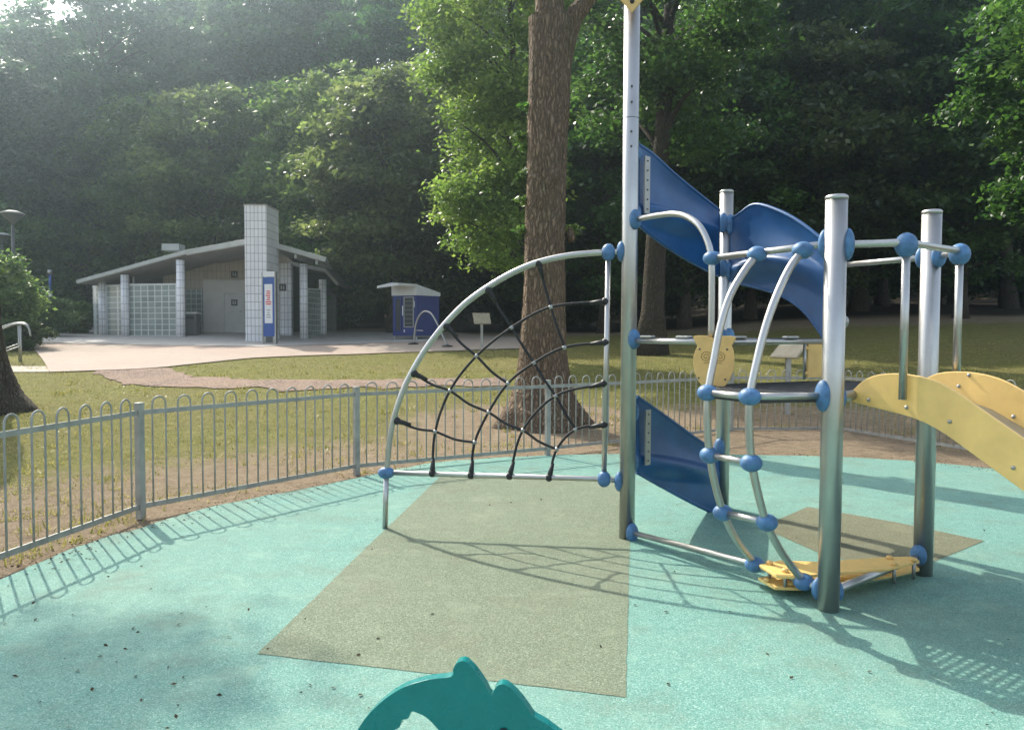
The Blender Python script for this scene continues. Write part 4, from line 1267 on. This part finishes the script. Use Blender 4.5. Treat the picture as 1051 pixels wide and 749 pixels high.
# litter bin inside the porch
bx_ = D(197.5, 340, 33.6); bz = tz(bx_.x, 33.6) + .04
binr = thing('litter_bin', 'grey square litter bin under the porch roof beside the tiled column', 'bin', (bx_.x, 33.6, bz))
MB().box((bx_.x, 33.6, bz + .45), (.55, .5, .9)).build('bin_body', M['lamp'], binr, bevel=.02)
MB().box((bx_.x, 33.6, bz + .945), (.6, .55, .08)).build('bin_lid', M['door'], binr, bevel=.02)
MB().box((bx_.x, 33.345, bz + .75), (.34, .02, .12)).build('bin_slot', M['black'], binr)

# ------------------------------------------------------------------ information totem in front of the chimney
Yt = 29.6
c = D(277, 353, Yt); gz = tz(c.x, Yt) + .03
tot = thing('information_totem', 'blue and white upright information totem standing before the chimney', 'sign', (c.x, Yt, gz))
ra = Matrix.Rotation(R(-14), 3, 'Z'); tx = ra @ Vector((1, 0, 0)); tn_ = ra @ Vector((0, -1, 0))
W = .50; zt_ = D(277, 279, Yt).z; zl = D(277, 345, Yt).z
mb = MB()
for s_ in (-1, 1): mb.box(Vector((c.x, Yt, (zt_ + gz) / 2)) + tx * (s_ * (W / 2 + .02)), (.05, .12, zt_ - gz), (tx, -tn_, Z))
mb.build('upright', M['galv'], tot)
pan = MB().box(Vector((c.x, Yt, (zt_ - .18 + zl) / 2 - .02)), (W - .006, .1, zt_ - .2 - zl), (tx, -tn_, Z)).build('panel', M['sign_blue'], tot, bevel=.004)
MB().box(Vector((c.x, Yt, zt_ - .09)), (W - .006, .104, .19), (tx, -tn_, Z)).build('header', M['sign_white'], tot)
ph = (zt_ - .2 - zl)
po = MB().box(Vector((c.x, Yt, zl + ph * .55)) + tn_ * .053 - tx * .01, (W * .66, .01, ph * .66), (tx, -tn_, Z)).build('poster', M['sign_white'], pan)
mb = MB()
random.seed(3)
for k in range(7):
    w = random.uniform(.12, .24); mb.box(Vector((c.x, Yt, zl + ph * (.76 - .036 * k))) + tn_ * .060 - tx * .01 + tx * random.uniform(-.02, .02), (w, .004, .045), (tx, -tn_, Z))
mb.build('red_print', M['sign_red'], po)
mb = MB()
for k in range(4):
    mb.box(Vector((c.x, Yt, zl + ph * (.44 - .04 * k))) + tn_ * .060 - tx * .01, (random.uniform(.08, .2), .004, .025), (tx, -tn_, Z))
mb.build('grey_print', M['lamp'], po)
MB().box(Vector((c.x, Yt, gz + .25)), (W - .01, .08, .42), (tx, -tn_, Z)).build('foot_panel', M['concrete'], tot)
MB().box(Vector((c.x, Yt, gz + .17)) + tn_ * .042, (W * .6, .01, .22), (tx, -tn_, Z)).build('foot_recess', M['lamp'], tot)

# ------------------------------------------------------------------ blue kiosk
Yk = 32.3
c = D(427, 348, Yk); gz = tz(c.x, Yk) + .05
kio = thing('blue_kiosk', 'dark blue box kiosk with a white sloping canopy roof behind the bike hoop', 'kiosk', (c.x, Yk, gz))
kr = Matrix.Rotation(R(-36), 3, 'Z'); kx = kr @ Vector((1, 0, 0)); ky = kr @ Vector((0, 1, 0))
# corner nearest the camera at px 427; the display face runs left, the plain face right
cn = Vector((D(427.5, 342, Yk - .5).x, Yk - .5, 0))
fl = Vector((D(403, 342, Yk - .05).x, Yk - .05, 0)); fr2 = Vector((D(451, 342, Yk + .35).x, Yk + .35, 0))
bk = fl + fr2 - cn
zt_ = D(427, 303.5, Yk).z; zb_ = gz + .12
body = MB().prism([Vector((p.x, p.y, zb_)) for p in (cn, fr2, bk, fl)], Vector((0, 0, zt_ - zb_))).build('body', M['kiosk'], kio, bevel=.015)
mb = MB()
for p in (cn, fr2, bk, fl):
    q = p.lerp((cn + bk) / 2, .1); mb.tube([(q.x, q.y, gz - .15), (q.x, q.y, zb_ + .01)], .04, 8)
mb.build('leg', M['galv'], kio)
fx = (fl - cn).normalized(); fn_ = Vector((fx.y, -fx.x, 0))
if fn_.y > 0: fn_ = -fn_
fw_ = (fl - cn).length; H_ = zt_ - zb_
for (u0, u1, v0, v1) in ((.12, .50, .22, .95), (.64, .86, .12, .92)):
    cc = cn + fx * (fw_ * (u0 + u1) / 2) + fn_ * .012; cc.z = zb_ + H_ * (v0 + v1) / 2
    pn = MB().box(cc, (fw_ * (u1 - u0), .03, H_ * (v1 - v0)), (fx, -fn_, Z)).build('display_window', M['kiosk_dark'], body)
    fm = MB()
    for s_ in (-1, 1):
        fm.box(cc + fx * (s_ * fw_ * (u1 - u0) / 2) + fn_ * .004, (.035, .035, H_ * (v1 - v0) + .03), (fx, -fn_, Z))
    for s_ in (-1, 1):
        fm.box(cc + Z * (s_ * H_ * (v1 - v0) / 2) + fn_ * .003, (fw_ * (u1 - u0) - .036, .035, .03), (fx, -fn_, Z))
    fm.build('window_frame', M['kiosk'] if u0 > .5 else M['galv'], pn)
    if u0 < .5:
        it = MB()
        for r_ in range(6): it.box(cc + fn_ * .017 + Z * (H_ * (v1 - v0) * (-.38 + .15 * r_)), (fw_ * .3, .006, .05), (fx, -fn_, Z))
        it.build('shelf_row', M['lamp'], pn)
for u, v, w, h in ((.565, .62, .04, .4), (.08, .78, .03, .25), (.5, .12, .05, .1)):
    cc = cn + fx * (fw_ * u) + fn_ * .02; cc.z = zb_ + H_ * v
    MB().box(cc, (w, .02, h), (fx, -fn_, Z)).build('notice', M['sign_white'], body)
# canopy: wedge, high at the front-left, low at the right
z1 = D(427, 296, Yk).z; z2 = D(451, 300.5, Yk + .35).z; z0 = D(403, 291.5, Yk - .3).z
mb = MB()
ov = .0
A1 = [cn + fn_ * .05 - fx * .03, fr2 + (fr2 - cn).normalized() * .06, bk, fl + fx * .05]
lowv = [Vector((p.x, p.y, zt_ - .005)) for p in A1]
hig = [Vector((A1[0].x, A1[0].y, z1 + .14)), Vector((A1[1].x, A1[1].y, z2)), Vector((A1[2].x, A1[2].y, z2 + .05)), Vector((A1[3].x, A1[3].y, z0 + .08))]
mb.add(lowv + hig, [(0, 1, 2, 3), (4, 5, 6, 7), (0, 1, 5, 4), (1, 2, 6, 5), (2, 3, 7, 6), (3, 0, 4, 7)])
can = mb.build('canopy', M['white'], kio)
pf = [hig[0], hig[3]]
tip = [D(409, 290.5, Yk - 1.1), D(387, 293.5, Yk - .7)]
mb = MB(); mb.prism([hig[0] + Z * .002, hig[3] + Z * .002, tip[1], tip[0]], Vector((0, 0, -.09))); mb.build('canopy_overhang', M['white'], can)

# ------------------------------------------------------------------ bike hoop
ga, gb = GT(424.5, 354), GT(459, 356.5)
hoopb = thing('bicycle_hoop', 'slim steel bicycle hoop standing in front of the blue kiosk', 'bike stand', (ga + gb) / 2)
path = []
top_z = D(437, 319, ga.y).z
apx = [(424.8, 354), (425.5, 343), (427, 333), (430, 325), (434, 320.5), (438, 319.5), (443, 322), (448, 330), (453, 341), (457, 350), (459.3, 356)]
path = [ga.lerp(gb, (x - 424.5) / 34.5) for x, y in apx]
path = [Vector((p.x, p.y, D(x, y, p.y).z)) for p, (x, y) in zip(path, apx)]
MB().tube(smooth_path(path, 4), .034, 10).build('tube', M['galv'], hoopb)
MB().tube([path[1].lerp(path[2], .4), path[1].lerp(path[2], .4) + (path[-1] - path[0]) * .24], .02, 8).build('crossbar', M['galv'], hoopb)
for p in (ga, gb): MB().lathe((p.x, p.y, p.z + .03), [(.2, 0), (.2, .03), (.08, .06), (.03, .08)], 16).build('foot_plate', M['black'], hoopb)

# ------------------------------------------------------------------ lectern signs
def lectern(label, px, py, hp, bw, bh, yaw, tilt):
    g = GT(px, py)
    r = thing('lectern_sign', label, 'sign', g, group='lectern signs on the grass')
    s = g.y / FPX; H_ = hp * s
    MB().box((g.x, g.y, g.z + H_ / 2 - .1), (.09, .09, H_ + .1)).build('sign_post', M['galv'], r, bevel=.01)
    rot = Matrix.Rotation(yaw, 3, 'Z') @ Matrix.Rotation(tilt, 3, 'X')
    ax = (rot @ Vector((1, 0, 0)), rot @ Vector((0, 1, 0)), rot @ Vector((0, 0, 1)))
    b = MB().box(g + Z * H_, (bw, bh, .035), ax).build('sign_board', M['board'], r, bevel=.006)
    MB().box(g + Z * H_ + ax[2] * .02, (bw * .9, bh * .86, .006), ax).build('print_panel', M['board'], b)
    return r
lectern('slanted lectern sign on the grass between the bike hoop and the oak', 494.5, 357, 30, .62, .5, R(14), R(52))
lectern('slanted lectern sign beyond the railing, seen behind the yellow riser panel', 808, 424, 64, .62, .36, R(-62), R(42))

# ------------------------------------------------------------------ handrail, lamps, post (left)
hp0 = GT(31, 372)
hr_ = thing('ramp_handrail', 'double steel handrail sloping by the light path at the left edge', 'handrail', hp0)
Yh = hp0.y
P_ = lambda x, y, dy=0: D(x, y, Yh + dy)
for k, off in ((0, 0), (1, .35)):
    dx = k * 1.0
    MB().tube(smooth_path([P_(-70, 360 - k, off), P_(-20, 344 - k, off), P_(2, 337.5 - 2 * k, off), P_(14, 333 - k, off), P_(24, 332.5 - k, off), P_(29, 336 - k, off), P_(31.5, 345, off)], 5), .028, 10).build('top_rail', M['galv'], hr_)
    MB().tube([P_(-70, 386, off), P_(5, 361 - 3 * k, off), P_(20.5, 355.5 - 3 * k, off)], .022, 8).build('mid_rail', M['galv'], hr_)
    for x in (21 - 2 * k, -28):
        a_ = P_(x, 334 if x > 0 else 347, off); MB().tube([(a_.x, a_.y, tz(a_.x, a_.y) - .1), a_], .025, 8).build('baluster_post', M['galv'], hr_)

def lamp_post(label, px, Y, ytop):
    x = D(px, 342, Y).x; gz = tz(x, Y); zt_ = D(px, ytop, Y).z
    r = thing('lamp_post', label, 'street lamp', (x, Y, gz), group='conical lamp posts')
    MB().tube([(x, Y, gz - .2), (x, Y, (gz + zt_) / 2), (x, Y, zt_ - .5)], [.09, .07, .055], 12).build('pole', M['lamp'], r)
    hd = MB().lathe((x, Y, zt_ - .6), [(.06, 0), (.1, .1), (.36, .36), (.4, .40), (.4, .42), (.38, .425)], 20).build('lamp_head', M['lamp'], r)
    MB().lathe((x, Y, zt_ - .172), [(.43, 0), (.43, .03), (.2, .11), (.02, .13)], 20).build('lamp_cap', M['door'], hd)
    return r
lamp_post('nearer dark lamp post with an upturned cone head above the bright bush', 15.5, 31, 215)
lamp_post('farther dark lamp post lower beside the nearer one, cut by the left edge', 4, 38, 238)
Yc = 36.5
x = D(52.5, 342, Yc).x; gz = tz(x, Yc); zt_ = D(52.5, 277, Yc).z
sp_ = thing('light_column', 'slim blue grey bollard column standing left of the toilet block', 'column light', (x, Yc, gz))
MB().tube([(x, Yc, gz - .1), (x, Yc, zt_ - 1.0)], .1, 12).build('shaft', M['galv'], sp_)
MB().tube([(x, Yc, zt_ - 1.0), (x, Yc, zt_ - .22)], .06, 12).build('neck', M['sign_blue'], sp_)
MB().tube([(x, Yc, zt_ - .22), (x, Yc, zt_)], .1, 12).build('cap', M['galv'], sp_)

# ------------------------------------------------------------------ grass blades and litter
rng = np.random.default_rng(9)
def poly_has(poly, x, y):
    ins = False; j = len(poly) - 1
    for i in range(len(poly)):
        a_, b_ = poly[i], poly[j]
        if (a_.y > y) != (b_.y > y) and x < (b_.x - a_.x) * (y - a_.y) / (b_.y - a_.y) + a_.x: ins = not ins
        j = i
    return ins
def outside_fence(x, y):
    # left of the fence line when walking from the near left end
    return not poly_has(fence_pts + [Vector((8.3, -3, 0)), Vector((-3.5, -3, 0))], x, y)
gpath = [GT(*p) for p in [(97.5, 381.4), (172, 377.6), (200, 387), (250, 390), (340, 391), (440, 389), (520, 388), (520, 396), (430, 398), (330, 400), (240, 399), (170, 398), (125, 395)]]
base = []
tries = 0
while len(base) < 30000 and tries < 400000:
    tries += 1
    y = 5.5 + 24 * rng.uniform() ** 1.5
    x = rng.uniform(-.72, .75) * y
    if not outside_fence(x, y): continue
    d = fence_dist(x, y)
    nz = .5 + .5 * math.sin(x * 1.9 + math.sin(y * 1.3) * 2) * math.sin(y * 1.7 + math.cos(x * 1.1) * 2)
    if d < 3.2 and nz < .85 - .22 * d: continue
    if math.hypot(x - oak_c.x, y - oak_c.y) < 2.6 and nz < .8: continue
    if poly_has(gpath, x, y) or poly_has(pw, x, y): continue
    base.append((x, y))
nb = len(base)
for _ in range(420):
    y = 5.2 + 17 * rng.uniform() ** 1.4; x = rng.uniform(-.72, .75) * y
    if not outside_fence(x, y) or poly_has(gpath, x, y) or poly_has(pw, x, y): continue
    r_ = rng.uniform(.03, .14)
    for _k in range(int(10 + 160 * r_)):
        base.append((x + rng.normal(0, r_), y + rng.normal(0, r_)))
base = np.array(base); n = len(base)
hh = rng.uniform(.012, .042, n) * (1 + .3 * (base[:, 1] > 16)); ww = rng.uniform(.003, .007, n) * (1 + base[:, 1] / 12)
hh[nb:] *= 1.9; an = rng.uniform(0, 6.28, n); lx = rng.normal(0, .03, n); ly = rng.normal(0, .03, n)
zz = np.array([tz(x, y) for x, y in base]) - .03 * np.array([1 - sstep(12, 16, y) for y in base[:, 1]])
q = np.empty((n, 3, 3))
q[:, 0] = np.stack([base[:, 0] - ww * np.cos(an), base[:, 1] - ww * np.sin(an), zz - .01], 1)
q[:, 1] = np.stack([base[:, 0] + ww * np.cos(an), base[:, 1] + ww * np.sin(an), zz - .01], 1)
q[:, 2] = np.stack([base[:, 0] + lx, base[:, 1] + ly, zz + hh], 1)
me = bpy.data.meshes.new('grass'); me.vertices.add(n * 3); me.vertices.foreach_set('co', q.astype(np.float32).ravel())
me.loops.add(n * 3); me.loops.foreach_set('vertex_index', np.arange(n * 3, dtype=np.int32))
me.polygons.add(n); me.polygons.foreach_set('loop_start', np.arange(0, n * 3, 3, dtype=np.int32)); me.update(calc_edges=True)
a = me.attributes.new('tint', 'FLOAT', 'POINT'); a.data.foreach_set('value', np.repeat(rng.uniform(0, 1, n), 3).astype(np.float32))
me.materials.append(M['blade'])
go2 = bpy.data.objects.new('grass', me); COL.objects.link(go2)
tag(go2, 'short dry grass growing in tufts between the railing and the plaza', 'grass', kind='stuff')

M['litter'] = plain('dry litter', (.055, .04, .025), .95, 0, .6, 25, .1, .05)
pts_ = []
for _ in range(110):
    y = 3.0 + 8 * rng.uniform() ** 1.2; x = rng.uniform(-.66, .7) * y
    if outside_fence(x, y): continue
    pts_.append((x, y, .007))
for _ in range(45):
    pts_.append((rng.normal(-1.75, .75), rng.normal(3.75, .4), .006))
for _ in range(900):   # gathers along the edge of the rubber and under the fence
    k = rng.integers(len(core)); p = core[k]
    pts_.append((p.x + rng.normal(0, .16), p.y + rng.normal(.04, .11), .004))
pts_ = np.array(pts_)
me = leaf_mesh('leaf_litter', pts_, rng.uniform(0, 1, len(pts_)), .026, rng, M['litter'], up=3, aspect=.6)
o = bpy.data.objects.new('leaf_litter', me); COL.objects.link(o)
tag(o, 'dry leaf crumbs and twigs scattered over the rubber and along its edge', 'litter', kind='stuff')

# ------------------------------------------------------------------ light, sky, air
SUN_AZ, SUN_EL = R(-36.5), R(43)
sun_dir = Vector((math.sin(SUN_AZ) * math.cos(SUN_EL), math.cos(SUN_AZ) * math.cos(SUN_EL), math.sin(SUN_EL)))
sl = bpy.data.lights.new('sun', 'SUN'); sl.energy = 2.9; sl.angle = R(.5); sl.color = (1, .93, .80)
so_ = bpy.data.objects.new('sun', sl); COL.objects.link(so_)
so_.rotation_euler = (-sun_dir).to_track_quat('-Z', 'Y').to_euler()
so_.location = sun_dir * 60
w = bpy.data.worlds.new('World'); scene.world = w; w.use_nodes = True
nt = w.node_tree; bg = nt.nodes['Background']
sk = nt.nodes.new('ShaderNodeTexSky'); sk.sky_type = 'NISHITA'; sk.sun_disc = False
sk.sun_elevation = SUN_EL; sk.sun_rotation = SUN_AZ; sk.air_density = 1.2; sk.dust_density = 3.0
hsw = nt.nodes.new('ShaderNodeHueSaturation'); hsw.inputs['Saturation'].default_value = .62   # hazy, milky sky
nt.links.new(sk.outputs[0], hsw.inputs['Color']); nt.links.new(hsw.outputs[0], bg.inputs[0]); bg.inputs[1].default_value = .15

HAZE = True
if HAZE:
    mb = MB(); mb.box((0, 36, 19.5), (196, 128, 49))
    t = NT('haze air')
    for l in list(t.t.links): t.t.links.remove(l)
    pv_ = t.n('ShaderNodeVolumePrincipled'); pv_.inputs['Density'].default_value = .0022
    pv_.inputs['Color'].default_value = (.70, .90, 1, 1); pv_.inputs['Anisotropy'].default_value = .85
    t.l(pv_.outputs[0], t.out.inputs['Volume'])
    hz_ = mb.build('haze', t.m); tag(hz_, kind='stuff')
    hz_['label'] = 'pale summer haze in the air over the park'; hz_['category'] = 'haze'
    scene.cycles.volume_bounces = 0

vs = scene.view_settings
vs.view_transform = 'Standard'; vs.look = 'None'; vs.gamma = 1; vs.exposure = 1.22; vs.use_curve_mapping = False
scene.cycles.max_bounces = 6
scene.cycles.transparent_max_bounces = 4
